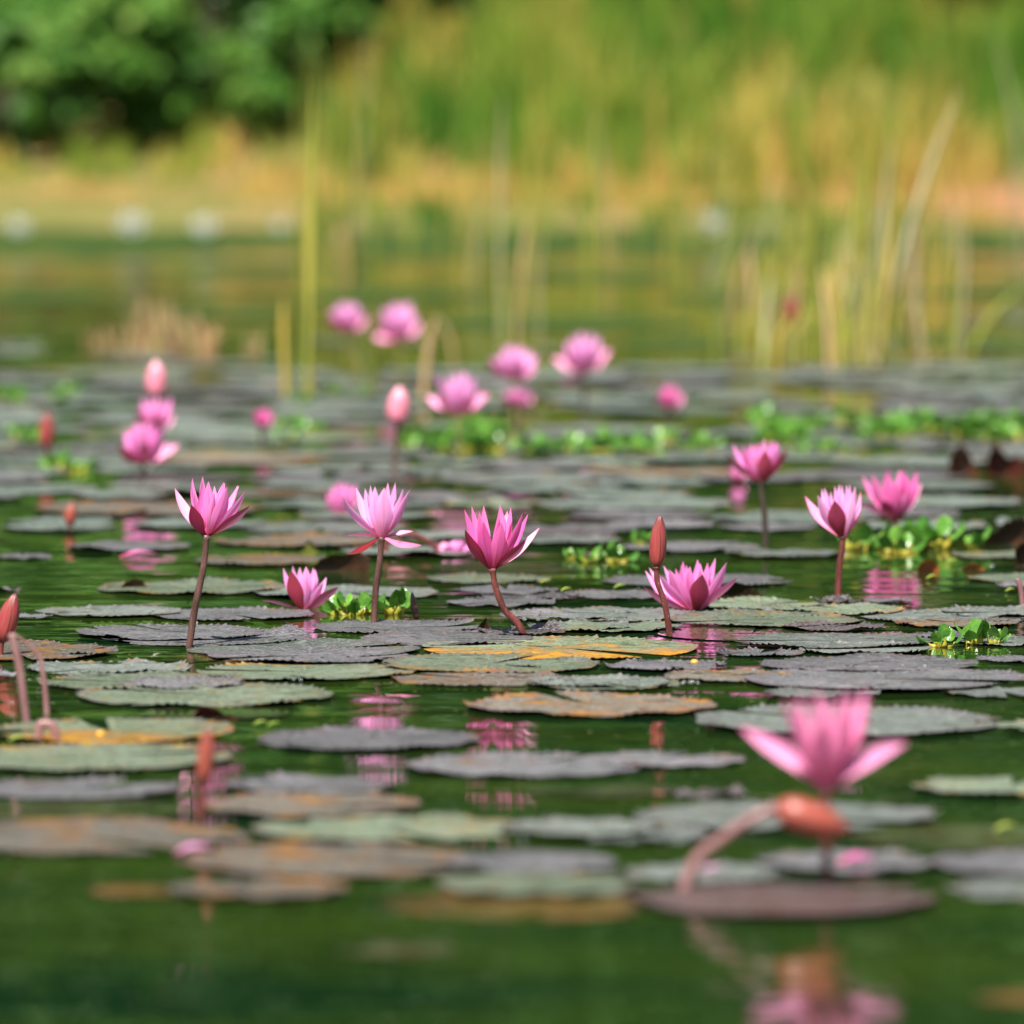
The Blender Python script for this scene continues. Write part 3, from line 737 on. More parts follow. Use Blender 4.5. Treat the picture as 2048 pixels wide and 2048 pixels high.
hand = [
 ('A', 545, 1600, 752, 'green', None), ('A', 1080, 1790, 608, 'rust', None), ('A', -30, 280, 580, 'purple', None), ('A', 370, 1050, 530, 'purple', None),
 ('A', -150, 105, 765, 'purple', None), ('A', 190, 1000, 885, 'grey', None), ('A', 30, 290, 920, 'purple', None), ('A', 830, 1735, 900, 'purple', None),
 ('A', 430, 1460, 1002, 'purple', None), ('A', 570, 1705, 1025, 'purple', [(R_(30), 0.25, 0.012)]), ('A', 60, 650, 1105, 'dark', None), ('A', -500, 620, 1110, 'rust', None),
 ('A', 1045, 2310, 1094, 'grey', [(R_(80), 0.5, 0.004)]), ('A', 1160, 2270, 1130, 'purple', None), ('A', 145, 1045, 1192, 'grey', None), ('A', 215, 1340, 1275, 'green', None), ('A', 680, 1350, 1290, 'purple', None),
 ('A', 1080, 2290, 1215, 'green', None), ('A', 440, 1840, 1350, 'green', None), ('A', -70, 1300, 1545, 'orange', [(R_(75), 0.9, 0.006), (R_(10), 0.3, 0.008)]),
 ('A', -300, 1280, 1690, 'green', None), ('A', -200, 90, 1240, 'purple', None),
 ('B', 980, 1660, 705, 'green', None), ('B', 1130, 1700, 770, 'purple', None), ('B', 1280, 1830, 800, 'dark', [(E_, 0.4, 0.006)]), ('B', 1085, 1690, 835, 'purple', None),
 ('B', 1390, 2120, 912, 'purple', None), ('B', 1540, 2120, 968, 'grey', None), ('B', 0, 1040, 782, 'grey', None), ('B', 355, 1265, 968, 'purple', [(R_(20), 0.25, 0.009)]),
 ('B', 615, 1560, 1035, 'purple', None), ('B', 1265, 1735, 1002, 'dark', [(R_(60), 0.5, 0.007)]), ('B', 958, 2480, 1085, 'orange', None), ('B', 725, 1930, 1175, 'green', None),
 ('B', 780, 1720, 1250, 'rust', None), ('B', 1560, 2320, 1272, 'grey', None), ('B', 1190, 2560, 1405, 'rust', None), ('B', 190, 1275, 1592, 'purple', None),
 ('C', 90, 1045, 415, 'purple', None), ('C', -200, 565, 495, 'purple', None), ('C', 1090, 1720, 490, 'purple', None), ('C', -250, 465, 578, 'grey', None),
 ('C', 440, 1345, 615, 'purple', None), ('C', 1130, 1900, 662, 'grey', None), ('C', 340, 1545, 830, 'purple', None), ('C', 90, 780, 925, 'purple', None),
 ('C', -80, 955, 1060, 'grey', None), ('C', 960, 1760, 985, 'green', [(R_(100), 0.4, 0.006)]), ('C', 790, 2010, 1090, 'green', [(R_(110), 0.6, 0.005)]), ('C', 1030, 1830, 1040, 'grey', None), ('C', -60, 845, 1130, 'green', None),
 ('C', 1190, 2455, 1228, 'grey', None), ('C', -300, 320, 1372, 'grey', None), ('C', 370, 1130, 1385, 'purple', None), ('C', -150, 830, 1492, 'green', None), ('C', 740, 1560, 1450, 'rust', None),
 ('D', 590, 905, 1298, 'dark', [(R_(90), 0.5, 0.006)]), ('D', 895, 1225, 1282, 'purple', None), ('D', 330, 1165, 1343, 'green', None), ('D', 890, 1980, 1388, 'grey', None), ('D', 1400, 2250, 1358, 'grey', None),
 ('D', 380, 1035, 1462, 'dark', None), ('D', 1125, 1720, 1510, 'purple', None), ('D', 480, 1335, 1598, 'grey', None), ('D', -50, 510, 1618, 'purple', None), ('D', 230, 1615, 1690, 'purple', None),
 ('D', 120, 1960, 1795, 'purple', None), ('D', 1420, 2200, 1872, 'grey', None), ('D', 255, 1010, 1882, 'grey', None), ('D', 1635, 2250, 1655, 'purple', None),
 ('D', 1575, 2250, 1140, 'green', None), ('D', 1755, 2200, 1195, 'purple', None), ('D', 1470, 2100, 992, 'green', None), ('D', 1100, 1900, 1430, 'rust', None), ('D', 1500, 2300, 1540, 'grey', None),
 ('E', 960, 1810, 335, 'purple', None), ('E', 840, 1490, 510, 'purple', None), ('E', -80, 680, 520, 'purple', None), ('E', 760, 1590, 582, 'rust', None), ('E', -260, 935, 700, 'rust', [(N_, 0.5, 0.004)]),
 ('E', 700, 1810, 790, 'rust', None), ('E', 645, 1310, 900, 'rust', None), ('E', 950, 1960, 668, 'green', None), ('E', 340, 760, 900, 'sunk', None), ('E', -200, 700, 590, 'olive', None),
 ('E', 1440, 2420, 945, 'sunk', None), ('E', 1650, 2420, 885, 'green', None), ('E', 1210, 1730, 1112, 'olive', None), ('E', 540, 1090, 230, 'olive', None),
 ('F', 245, 875, 405, 'purple', None), ('F', -395, 480, 432, 'purple', None), ('F', 700, 1835, 268, 'grey', None), ('F', 1825, 2400, 282, 'green', None), ('F', 1520, 2250, 510, 'green', None),
 ('F', 590, 885, 532, 'dark', None), ('F', 475, 1580, 622, 'grey', None), ('F', -30, 560, 672, 'grey', None), ('F', 180, 760, 690, 'grey', None), ('F', -250, 400, 800, 'purple', None), ('F', 430, 1010, 832, 'grey', None),
 ('F', 940, 1610, 795, 'purple', None), ('F', 455, 1590, 940, 'red', None), ('F', -300, 480, 968, 'sunk', None), ('F', 1600, 2400, 805, 'purple', None), ('F', 1640, 2400, 895, 'grey', None),
 ('F', 1760, 2150, 1300, 'sunk', None), ('F', 1280, 2200, 700, 'olive', None), ('F', 50, 620, 520, 'olive', None),
 ('C', 700, 1900, 1170, 'olive', None), ('B', 1000, 1900, 640, 'olive', None), ('A', 900, 1700, 1140, 'sunk', None),
]
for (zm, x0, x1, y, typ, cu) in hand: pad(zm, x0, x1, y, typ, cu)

# dense belt behind the sharp row, pads scattered over the water
def scatter_belt():
    pts = [(p[0].location.x, p[0].location.y, p[5]) for p in PADS]
    rnd = random.Random(5); n = 0
    for _ in range(9000):
        y = rnd.uniform(13.2, 20.4)
        half = y * 1024 / F_PX * 1.25
        x = rnd.uniform(-half, half)
        R = rnd.uniform(0.09, 0.21)
        sx, sy, t = to_px((x, y, 0)); dx, dy = sx / 1.06, sy / 1.06
        if dy > 1045: continue
        if dy < 705 and dx < 640: continue
        if 775 < dy < 812 and 860 < dx < 1450: continue          # open strip
        if 1060 < dx < 1220 and dy > 960: continue
        if dy > 1000 and (dx > 1180 or dx < 350): continue
        if 920 < dy < 945 and dx > 1350: continue
        ok = True
        for (qx, qy, qr) in pts:
            if (qx - x) ** 2 + (qy - y) ** 2 < ((qr + R) * 0.84) ** 2: ok = False; break
        if not ok: continue
        pts.append((x, y, R)); n += 1
        typ = rnd.choices(['far', 'grey', 'purple', 'rust', 'green', 'dark'], [52, 16, 19, 5, 5, 3])[0]
        cu = [(rnd.uniform(-PI, PI), 0.3, rnd.uniform(0.006, 0.016))] if rnd.random() < 0.13 else None
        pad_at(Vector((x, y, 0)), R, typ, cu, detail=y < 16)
        if n >= 175: break
    return n
n_belt = scatter_belt()
# stragglers beyond the edge of the belt
rs = random.Random(31)
for i in range(16):
    x, y, w = rs.uniform(600, 1940), rs.uniform(640, 698), rs.uniform(60, 150)
    if rs.random() < 0.3: x = rs.uniform(0, 560)
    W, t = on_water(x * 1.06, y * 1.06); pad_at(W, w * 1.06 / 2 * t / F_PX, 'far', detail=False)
# a few pads in the far open water at right
for (x, y, w, typ) in ((1890, 598, 120, 'far'), (1960, 606, 90, 'far'), (1830, 612, 70, 'far')):
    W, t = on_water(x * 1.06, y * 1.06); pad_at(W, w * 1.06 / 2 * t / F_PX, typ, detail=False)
print('pads', len(PADS), 'belt', n_belt)

# ------------------------------------------------------------------ curled dead leaves standing out of the water
def curled(zm, x0, x1, yb, prof, mat, label, bow=0.35, lean=0.3, teeth=0.05, seed=3):
    """prof: heights in px across the width"""
    rnd = random.Random(seed)
    W, t = on_water(*zp(zm, (x0 + x1) / 2, yb)); k = t / F_PX / ZOOM[zm][2]
    w = (x1 - x0) * k; nu, nv = 48, 10
    V, UV, Fc = [], [], []
    for i in range(nu + 1):
        u = i / nu; s = u * (len(prof) - 1); j = min(int(s), len(prof) - 2); f = s - j; f = f * f * (3 - 2 * f)
        H = (prof[j] * (1 - f) + prof[j + 1] * f) * k * 1.25
        H *= 1 + teeth * (1 if i % 2 else -1) * rnd.uniform(0.3, 1)
        for q in range(nv + 1):
            v = q / nv
            V.append(((u - 0.5) * w, bow * w * (math.sin(PI * u) - 0.5) - lean * H * v * v + 0.2 * H * math.sin(3 * v + 4 * u) * v, -0.01 + (H + 0.01) * (math.sin(v * PI * 0.5))))
            UV.append((u, v))
    for i in range(nu):
        for q in range(nv):
            a = i * (nv + 1) + q
            Fc.append((a, a + nv + 1, a + nv + 2, a + 1))
    return tag(mesh_obj('curled_leaf', V, Fc, M[mat], None, UV, loc=(W.x, W.y, 0)), label, 'dead leaf')
curled('D', 1448, 1655, 488, [95, 150, 165, 120, 55, 10], 'dead_leaf', 'dark brown curled leaf standing up, left one of a pair at right', seed=1)
curled('D', 1692, 1930, 490, [110, 175, 130, 85, 110, 70], 'maroon_leaf', 'maroon curled leaf with two humps, right one of a pair at right', seed=2)
curled('D', 1660, 2060, 935, [10, 70, 125, 150, 120, 60], 'dead_leaf', 'ragged dark brown curled leaf beside the hyacinth clump at the right edge', teeth=0.12, seed=3)
curled('D', 1872, 1990, 1070, [90, 120, 125, 110], 'dead_leaf', 'small blackish curled leaf at the right edge below the ragged one', seed=4)
curled('C', 1060, 1372, 945, [40, 72, 78, 66, 40, 8], 'veined_leaf', 'dark folded leaf with pale ribs right of the wide lily', bow=0.2, teeth=0.06, seed=5)
curled('B', 330, 660, 672, [10, 60, 80, 78, 95, 70], 'dead_leaf', 'dark brown upturned leaf left of the lily with flat sepals', bow=0.2, seed=6)
curled('B', 1258, 1325, 988, [10, 30, 52, 15], 'dead_leaf', 'tiny black curled leaf scrap left of the bent red stem', teeth=0.2, seed=7)
curled('D', 1243, 1385, 1112, [30, 62, 70, 62, 30], 'orange_leaf', 'orange dead leaf floating below the hyacinth clump', lean=0.6, seed=8)
curled('D', 1530, 1680, 1092, [10, 26, 34, 24, 8], 'orange_leaf', 'flat orange dead leaf floating right of the hyacinth reflection', lean=0.8, seed=9)
curled('A', 665, 815, 762, [8, 30, 42, 36, 10], 'dead_leaf', 'brown scrap of leaf on a pale pad left of the tall lily', lean=0.6, seed=10)
curled('E', 718, 900, 262, [5, 40, 34, 14, 4], 'maroon_leaf', 'dark red leaf scrap in the water above the orange bud', lean=0.8, seed=12)

# ------------------------------------------------------------------ floating petals, scraps and fruit
def scrap(zm, x, y, wpx, mat, label, name, cat, asp=0.5, group=None, hump=0.18, z0=0.003):
    W, t = on_water(*zp(zm, x, y)); k = t / F_PX / ZOOM[zm][2]; w = wpx * k
    V, Fc, UV = petal((w, w * 0.25, 0.004), w * asp, -hump, 0.3, 0.0)
    V = [v - Vector((w / 2, w * 0.12, 0)) for v in V]
    return tag(mesh_obj(name, V, Fc, M[mat], None, UV, loc=(W.x, W.y, z0)), label, cat, group)
scrap('A', 770, 604, 210, 'petal_deep', 'loose pink petal floating on open water left of the tall lily', 'fallen_petal', 'petal')
scrap('E', 735, 775, 140, 'petal_pale', 'loose pale pink petal on a foreground pad at left', 'fallen_petal', 'petal', 0.6)
scrap('F', 1310, 815, 150, 'petal_deep', 'loose pink petal floating below the foreground bud', 'fallen_petal', 'petal', 0.6)
scrap('F', 760, 845, 80, 'petal_pale', 'loose pink petal beside the arched foreground stem', 'fallen_petal', 'petal', 0.6)
GDW = 'bright yellow-green leaf scraps floating on water and pads'
for (zm, x, y, w, lab) in (('B', 1635, 742, 60, 'yellow-green scrap of leaf floating right of the bent-stemmed lily'),
                      ('B', 1748, 788, 60, 'yellow-green scrap of leaf on the dark purple pad'),
                      ('C', 455, 900, 80, 'yellow-green scrap of leaf left of the wide lily'),
                      ('E', 985, 292, 60, 'yellow-green scrap, left one of two in the left foreground'), ('E', 1035, 296, 55, 'yellow-green scrap, right one of two in the left foreground'),
                      ('E', 70, 352, 70, 'yellow-green scrap between two pads at the left edge'), ('D', 1345, 1160, 80, 'yellow-green scrap below the lily reflection at right'),
                      ('D', 1850, 1245, 70, 'yellow-green scrap near the right edge stalk'), ('A', 865, 1152, 55, 'yellow-green scrap below the tall left lily stem'),
                      ('F', 1870, 690, 90, 'blurred yellow-green scrap in the right foreground'), ('D', 1480, 1062, 100, 'yellow-green scrap beside the orange dead leaves')):
    scrap(zm, x, y, w, 'duckweed', lab, 'leaf_scrap', 'leaf scrap', 0.75, GDW)
def fruit(zm, x, y, wpx, label):
    W, t = on_water(*zp(zm, x, y)); r = wpx / 2 * t / F_PX / ZOOM[zm][2]
    V, Fc = tube([Vector((math.sin(a) * 0, 0, -math.cos(a) * r * 0.8)) for a in np.linspace(0.02, PI - 0.02, 12)], [r * math.sin(a) * (1 + 0.1 * math.sin(3 * a)) for a in np.linspace(0.02, PI - 0.02, 12)], 14)
    return tag(mesh_obj('floating_fruit', V, Fc, M['yellow_fruit'], None, loc=(W.x, W.y, r * 0.5)), label, 'fruit')
fruit('C', 930, 1385, 58, 'small round yellow-orange fruit floating below the wide lily')
fruit('A', 555, 1580, 48, 'small yellow fruit on the stained pad at left')

# specks of pollen and duckweed on the surface
gd = np.random.default_rng(91); V, Fc, rr_ = [], [], []
for q in range(900):
    sx, sy = gd.uniform(-200, 2250), gd.uniform(1060, 1800)
    W, t = on_water(sx, sy, 0.0007); r = gd.uniform(0.0008, 0.0028); n0 = len(V); k = 6
    for j in range(k): V.append((W.x + r * math.cos(j * 2 * PI / k) * gd.uniform(0.7, 1.2), W.y + r * math.sin(j * 2 * PI / k) * gd.uniform(0.7, 1.2), 0.0007 + 0.0004 * gd.uniform()))
    Fc.append(tuple(range(n0, n0 + k))); rr_ += [gd.uniform(0, 1)] * k
b_ = NB('specks'); at_ = b_.n('ShaderNodeAttribute', attribute_name='rnd')
M['specks'] = b_.finish(b_.ramp(at_.outputs['Fac'], [(0, (0.08, 0.05, 0.02)), (0.4, (0.25, 0.22, 0.08)), (0.7, (0.22, 0.32, 0.05)), (1, (0.45, 0.42, 0.3))]), 0.6, 0.3)
tag(mesh_obj('duckweed_specks', V, Fc, M['specks'], None, attr=rr_, smooth=False), 'tiny specks of duckweed and pollen on the water', 'duckweed', kind='stuff')

# water droplets on leaf rims
def drop_mat():
    b = NB('droplet'); p = b.n('ShaderNodeBsdfPrincipled')
    p.inputs['Base Color'].default_value = (1, 1, 1, 1); p.inputs['Roughness'].default_value = 0.07; p.inputs['IOR'].default_value = 1.33
    p.inputs['Transmission Weight'].default_value = 0.9
    b.link(p.outputs[0], b.out.inputs['Surface']); return b.m
M['droplet'] = drop_mat()
rd = random.Random(21)
for (zm, x, y, n, sp, lab) in (('C', 905, 1512, 5, 75, 'clear water droplet in the little cluster on a pad rim below the wide lily'), ('D', 1200, 1725, 2, 95, 'clear water droplet on the mauve pad above the foreground bloom'),
                          ('D', 560, 1290, 1, 0, 'clear water droplet beside the pad under the half closed lily'), ('D', 1730, 1085, 2, 30, 'clear water droplet on the water near the right edge'),
                          ('F', 1385, 822, 1, 0, 'bright water droplet behind the foreground lily stem'), ('F', 1020, 850, 2, 40, 'bright water droplet on the pad below the foreground bud'), ('F', 740, 875, 1, 0, 'bright water droplet right of the arched foreground stem'),
                          ('F', 40, 730, 1, 0, 'bright water droplet on a grey foreground pad'), ('B', 1560, 945, 2, 60, 'water droplet near the foot of the bent red stem'), ('A', 1090, 965, 3, 30, 'tiny water droplet right of the tall left lily stem'),
                          ('A', 1640, 1280, 2, 20, 'water droplet on the notched rim of the wide grey-green pad'), ('A', 850, 1140, 2, 30, 'water droplet below the tall left lily')):
    for q in range(n):
        W, t = on_water(*zp(zm, x + rd.uniform(-sp, sp), y + rd.uniform(-6, 6)), 0.006); r = rd.uniform(0.0018, 0.0032)
        V, Fc = tube([Vector((0, 0, -math.cos(a) * r * 0.85)) for a in np.linspace(0.05, PI - 0.05, 9)], [r * math.sin(a) for a in np.linspace(0.05, PI - 0.05, 9)], 12)
        tag(mesh_obj('water_droplet', V, Fc, M['droplet'], None, loc=(W.x, W.y, 0.009)), lab, 'water droplet', 'water droplets on pads and water')

# ------------------------------------------------------------------ water hyacinths
def hyacinth_proto(seed, nleaf):
    rnd = random.Random(seed)
    root = empty('water_hyacinth', (0, 0, -50))
    for i in range(nleaf):
        a = 2 * PI * i / nleaf + rnd.uniform(-0.3, 0.3)
        out = Vector((math.cos(a), math.sin(a), 0)); lean = rnd.uniform(0.35, 1.25)
        L = rnd.uniform(0.018, 0.034)
        p0 = out * 0.004 + Vector((0, 0, -0.006)); p2 = out * (L * lean * 1.1) + Vector((0, 0, L * (1.15 - 0.65 * lean)))
        p1 = p0.lerp(p2, 0.5) + out * 0.004
        pts = spline([p0, p1, p2], 8)
        V, Fc = tube(pts, [0.002, 0.0045, 0.0072, 0.0082, 0.0070, 0.0046, 0.0026, 0.0018, 0.0014], 8)
        st = mesh_obj('petiole', V, Fc, M['hyacinth_bulb'], root)
        # round cupped blade
        rb = rnd.uniform(0.014, 0.021); up = Vector((0, 0, 1))
        ax = (out * rnd.uniform(0.3, 1.1) + up * rnd.uniform(0.15, 1.0) + Vector((rnd.uniform(-.4,.4), rnd.uniform(-.4,.4), 0))).normalized()
        lat = Vector((-out.y, out.x, rnd.uniform(-.4, .4))); lat = (lat - ax * lat.dot(ax)).normalized(); nn = lat.cross(ax).normalized()
        V, Fc, UV = [], [], []; nu, nv = 10, 8
        for q in range(nu + 1):
            u = q / nu
            w = math.sqrt(max(0, 1 - (2 * u - 0.92) ** 2 / 1.18)) if u < 1 else 0.02
            w = max(w, 0.05) * (1 - 0.12 * u)
            for j in range(nv + 1):
                v = -1 + 2 * j / nv
                V.append(p2 + ax * (u * rb * 2.0) + lat * (v * w * rb) + nn * (rb * (0.32 * v * v * w - 0.30 * u * u)))
                UV.append((u, v))
        for q in range(nu):
            for j in range(nv):
                b_ = q * (nv + 1) + j; Fc.append((b_, b_ + 1, b_ + nv + 2, b_ + nv + 1))
        mesh_obj('leaf', V, Fc, M['hyacinth_leaf'], root, UV)
    return root
protos = [hyacinth_proto(61, 7), hyacinth_proto(62, 8), hyacinth_proto(63, 6), hyacinth_proto(64, 9)]
used = set()
def put_hyacinth(sx, sy, scale, label, group, i, flat=1.0):
    W, t = on_water(sx, sy); p = protos[i % 4]; rz = (i * 2.399) % 6.28
    if i % 4 not in used:
        used.add(i % 4); o = p; o.location = (W.x, W.y, 0); o.rotation_euler = (0, 0, rz); o.scale = (scale,) * 3
    else: o = copy_tree(p, (W.x, W.y, 0), rz, scale)
    if flat != 1.0: o.scale = (scale, scale, scale * flat)
    return tag(o, label, 'water hyacinth', group)
near = [('B', 492, 908, 0.58, 'small water hyacinth, leftmost in the clump beside the low lily'), ('B', 560, 910, 0.65, 'small water hyacinth left of the straight brown stem'),
        ('B', 640, 905, 0.61, 'small water hyacinth directly behind the straight brown stem'), ('B', 790, 905, 0.75, 'small water hyacinth, rightmost in the clump beside the withered bud'),
        ('D', 850, 965, 0.92, 'large-leaved water hyacinth, leftmost of the clump under the right lily'), ('D', 960, 950, 0.89, 'water hyacinth second from left in the clump under the right lily'),
        ('D', 1120, 985, 0.80, 'yellow-bulbed water hyacinth at the foot of the right lily'), ('D', 1250, 965, 0.92, 'water hyacinth right of the right lily stem'),
        ('D', 1370, 960, 1.03, 'tallest water hyacinth with an upright leaf right of the right lily'), ('D', 1560, 955, 0.85, 'water hyacinth beside the ragged brown leaf'),
        ('D', 1400, 1590, 0.61, 'small water hyacinth, left one of the pair on dark water at right'), ('D', 1610, 1570, 0.69, 'small water hyacinth, middle of the patch on dark water at right'),
        ('D', 1750, 1570, 0.50, 'small water hyacinth, rightmost of the patch on dark water at right'),
        ('C', 260, 725, 0.62, 'blurred water hyacinth left of the upright bud'), ('C', 430, 720, 0.62, 'water hyacinth with yellow leaves left of the upright bud'),
        ('C', 590, 610, 0.52, 'single hyacinth plant behind the upright bud'), ('C', 130, 700, 0.31, 'tiny upright hyacinth sprout on open water left of the bud')]
hi = 0
for (zm, x, y, s_, lab) in near:
    put_hyacinth(*zp(zm, x, y), s_, lab, 'water hyacinths among the lilies', hi); hi += 1
rh = random.Random(77)
def belt(x0, x1, y0, y1, n, sc, label, group):
    global hi
    for i in range(n):
        put_hyacinth(rh.uniform(x0, x1) * 1.06, rh.uniform(y0, y1) * 1.06, 0.64 * sc * rh.uniform(0.65, 1.25), label, group, hi, 0.78); hi += 1
belt(1440, 1950, 800, 834, 34, 1.5, 'blurred green water hyacinth in the long row at upper right', 'hyacinths in the upper right row')
belt(1480, 1600, 845, 862, 5, 1.1, 'blurred yellowish water hyacinth below the long row at upper right', 'hyacinths below the upper right row')
belt(985, 1180, 838, 858, 11, 1.3, 'blurred green water hyacinth in the row right of centre', 'hyacinths in the centre row')
belt(1200, 1370, 835, 856, 8, 1.2, 'blurred green water hyacinth left of the thin-stemmed lily', 'hyacinths in the centre row')
belt(755, 965, 815, 856, 16, 1.35, 'blurred green water hyacinth around the open lily stem', 'hyacinths around the open lily')
belt(-20, 200, 738, 762, 9, 0.95, 'blurred yellow-green water hyacinth at the far left', 'hyacinths at far left')
belt(-10, 70, 812, 835, 5, 1.0, 'blurred green water hyacinth beside the narrow red bud', 'hyacinths near the narrow red bud')
belt(105, 200, 880, 890, 3, 1.2, 'blurred green water hyacinth left of the lily stack', 'hyacinths left of the lily stack')
belt(520, 580, 800, 830, 4, 1.3, 'blurred green water hyacinth beside the small magenta lily', 'hyacinths near the small magenta lily')
belt(560, 720, 740, 765, 4, 1.0, 'blurred yellowish water hyacinth at the foot of the tall reeds', 'hyacinths at the reed foot')

# ------------------------------------------------------------------ reeds standing in the water
def reed(x0, y0, x1, y1, wm, mat, label, group='reeds standing in the water', bend=0.06, seed=0):
    rnd = random.Random(seed * 31 + int(x0))
    W, t = on_water(x0 * 1.06, y0 * 1.06); P = at_depth(x1 * 1.06, y1 * 1.06, t); P.y = W.y + rnd.uniform(-0.1, 0.1)
    m = W.lerp(P, 0.55); m.x -= (P.x - W.x) * bend * 2 + rnd.uniform(-1, 1) * 0.01
    base = W.copy(); base.z = -0.05
    pts = spline([base, m, P], 14); V, Fc = [], []
    for i, p in enumerate(pts):
        u = i / 14; w = wm * 0.33 * (0.75 + 0.5 * u if u < 0.5 else (1 - ((u - 0.5) / 0.5) ** 1.6)) + 0.0005
        q = p - W
        V += [q + Vector((-w, 0.2 * w, 0)), q + Vector((0, -0.35 * w, 0)), q + Vector((w, 0.2 * w, 0)), q + Vector((0, 0.45 * w, 0))]
    for i in range(14):
        for k in range(4):
            k2 = (k + 1) % 4
            Fc.append((i * 4 + k, i * 4 + k2, i * 4 + 4 + k2, i * 4 + 4 + k))
    return tag(mesh_obj('reed', V, Fc, M[mat], None, loc=W), label, 'reed', group)
reed(578, 748, 590, 138, 0.024, 'reed_green', 'tallest yellow-green reed stalk left of centre')
reed(588, 746, 583, 330, 0.018, 'reed_yellow', 'yellow reed blade close beside the tallest stalk')
reed(540, 748, 534, 555, 0.026, 'reed_yellow', 'short yellow reed left of the tallest stalk')
reed(552, 742, 560, 400, 0.016, 'reed_green', 'thin green reed between the tallest stalk and the short yellow one')
reed(795, 748, 826, 588, 0.030, 'reed_tan', 'short tan reed leaning right beside the salmon bud')
reed(862, 690, 818, 590, 0.014, 'reed_tan', 'thin tan reed leaning left over the open lily')
reed(700, 748, 705, 650, 0.02, 'reed_green', 'short green reed under the two highest blooms')
reed(945, 655, 948, 175, 0.014, 'reed_cream', 'tall pale reed rising behind the flat-topped lily')
reed(972, 650, 1004, 380, 0.018, 'reed_tan', 'tan reed leaning right behind the flat-topped lily')
reed(955, 640, 935, 420, 0.014, 'reed_green', 'green reed leaning left behind the flat-topped lily')
reed(1018, 640, 1022, 430, 0.012, 'reed_cream', 'pale short reed behind the right back lily')
reed(652, 505, 660, 408, 0.10, 'reed_tan', 'broad salmon-tan dead reed near the far shore')
reed(1640, 690, 1812, 162, 0.028, 'reed_cream', 'long cream reed leaning far right out of the right reed bed', bend=0.03)
reed(1655, 690, 1700, 330, 0.03, 'reed_yellow', 'yellow reed leaning right beneath the long cream one')
reed(1732, 662, 1722, 372, 0.022, 'reed_tan', 'upright orange-tan reed at the right of the reed bed')
reed(1418, 662, 1408, 452, 0.022, 'reed_tan', 'pale tan reed at the left end of the right reed bed')
reed(1462, 696, 1498, 590, 0.036, 'reed_yellow', 'short yellow reed leaning right at the front of the reed bed')
reed(1568, 694, 1550, 500, 0.022, 'reed_tan', 'orange-tan reed in the middle of the right reed bed')
reed(1812, 668, 1950, 530, 0.028, 'reed_green', 'yellow-green reed leaning strongly right near the right edge')
rr = random.Random(9)
RC = {'reed_green': 'yellow-green', 'reed_yellow': 'yellow', 'reed_tan': 'tan', 'reed_cream': 'cream'}
for i in range(95):
    x = rr.gauss(1570, 95); y = rr.uniform(625, 700); hgt = rr.uniform(90, 340) * (1.25 if abs(x - 1600) < 90 else 0.8)
    mt = rr.choices(['reed_green', 'reed_yellow', 'reed_tan', 'reed_cream'], [6, 3, 1.3, 2])[0]
    reed(x, y, x + rr.gauss(8, 32), y - hgt, rr.uniform(0.010, 0.022), mt, 'slim %s reed among others in the right reed bed' % RC[mt], 'reeds of the right reed bed', bend=rr.uniform(-0.1, 0.25), seed=i)
for i in range(64):                                    # thin wisps standing singly in front of the far bank
    x = rr.uniform(560, 1960); y = rr.uniform(455, 560); top = rr.uniform(20, 380)
    mt = rr.choices(['reed_green', 'reed_yellow', 'reed_tan', 'reed_cream'], [8, 2, 1, 2])[0]
    reed(x, y, x + rr.gauss(4, 26), top, rr.uniform(0.010, 0.020), mt, 'thin %s reed wisp in front of the far bank' % RC[mt], 'thin reed wisps before the far bank', bend=rr.uniform(-0.1, 0.2), seed=200 + i)

# ------------------------------------------------------------------ grass helper (many blades in one mesh)
def blades(n, pos_fn, h_fn, w_fn, rnd_fn, lean=0.25, seed=1):
    g = np.random.default_rng(seed)
    P = pos_fn(g, n); n = len(P); H = h_fn(g, n, P); Wd = w_fn(g, n)
    a = g.uniform(0, 2 * PI, n); ln = np.abs(g.normal(0, lean, n)); b = g.uniform(0, 2 * PI, n)
    dirx, diry = np.cos(a), np.sin(a); wx, wy = np.cos(b), np.sin(b)
    V = np.zeros((n, 7, 3)); lev = [0, 0.4, 0.75]
    for i, u in enumerate(lev):
        cx = P[:, 0] + dirx * ln * H * u * u; cy = P[:, 1] + diry * ln * H * u * u; cz = P[:, 2] + H * u * (1 - 0.25 * ln * u)
        w = Wd * 0.5 * (1 - 0.35 * u)
        V[:, 2 * i] = np.stack([cx - wx * w, cy - wy * w, cz], 1); V[:, 2 * i + 1] = np.stack([cx + wx * w, cy + wy * w, cz], 1)
    V[:, 6] = np.stack([P[:, 0] + dirx * ln * H, P[:, 1] + diry * ln * H, P[:, 2] + H * (1 - 0.25 * ln)], 1)
    base = (np.arange(n) * 7)[:, None]
    F = np.concatenate([base + np.array([0, 1, 3]), base + np.array([0, 3, 2]), base + np.array([2, 3, 5]), base + np.array([2, 5, 4]), base + np.array([4, 5, 6])])
    r = rnd_fn(g, n, P)
    return V.reshape(-1, 3), F, np.repeat(np.clip(r, 0, 1), 7)

SHORE = 33.2
def gz(x, y):
    """height of the bank"""
    x = np.asarray(x, float); y = np.asarray(y, float)
    s = np.clip((y - SHORE - 0.25 * np.sin(x * 0.9)) / 9.0, -1, 3)
    return np.where(s < 0, s * 3.0, 1.0 * s ** 1.1 * np.clip(1.6 - s * 0.2, 0, 2) * 0.62)
def noise2(x, y, seed, sc):
    g = np.random.default_rng(seed); o = np.zeros_like(x)
    for _ in range(7):
        k = g.normal(0, 1, 2) * sc; o += np.sin(x * k[0] + y * k[1] + g.uniform(0, 6.28))
    return o / 2.6

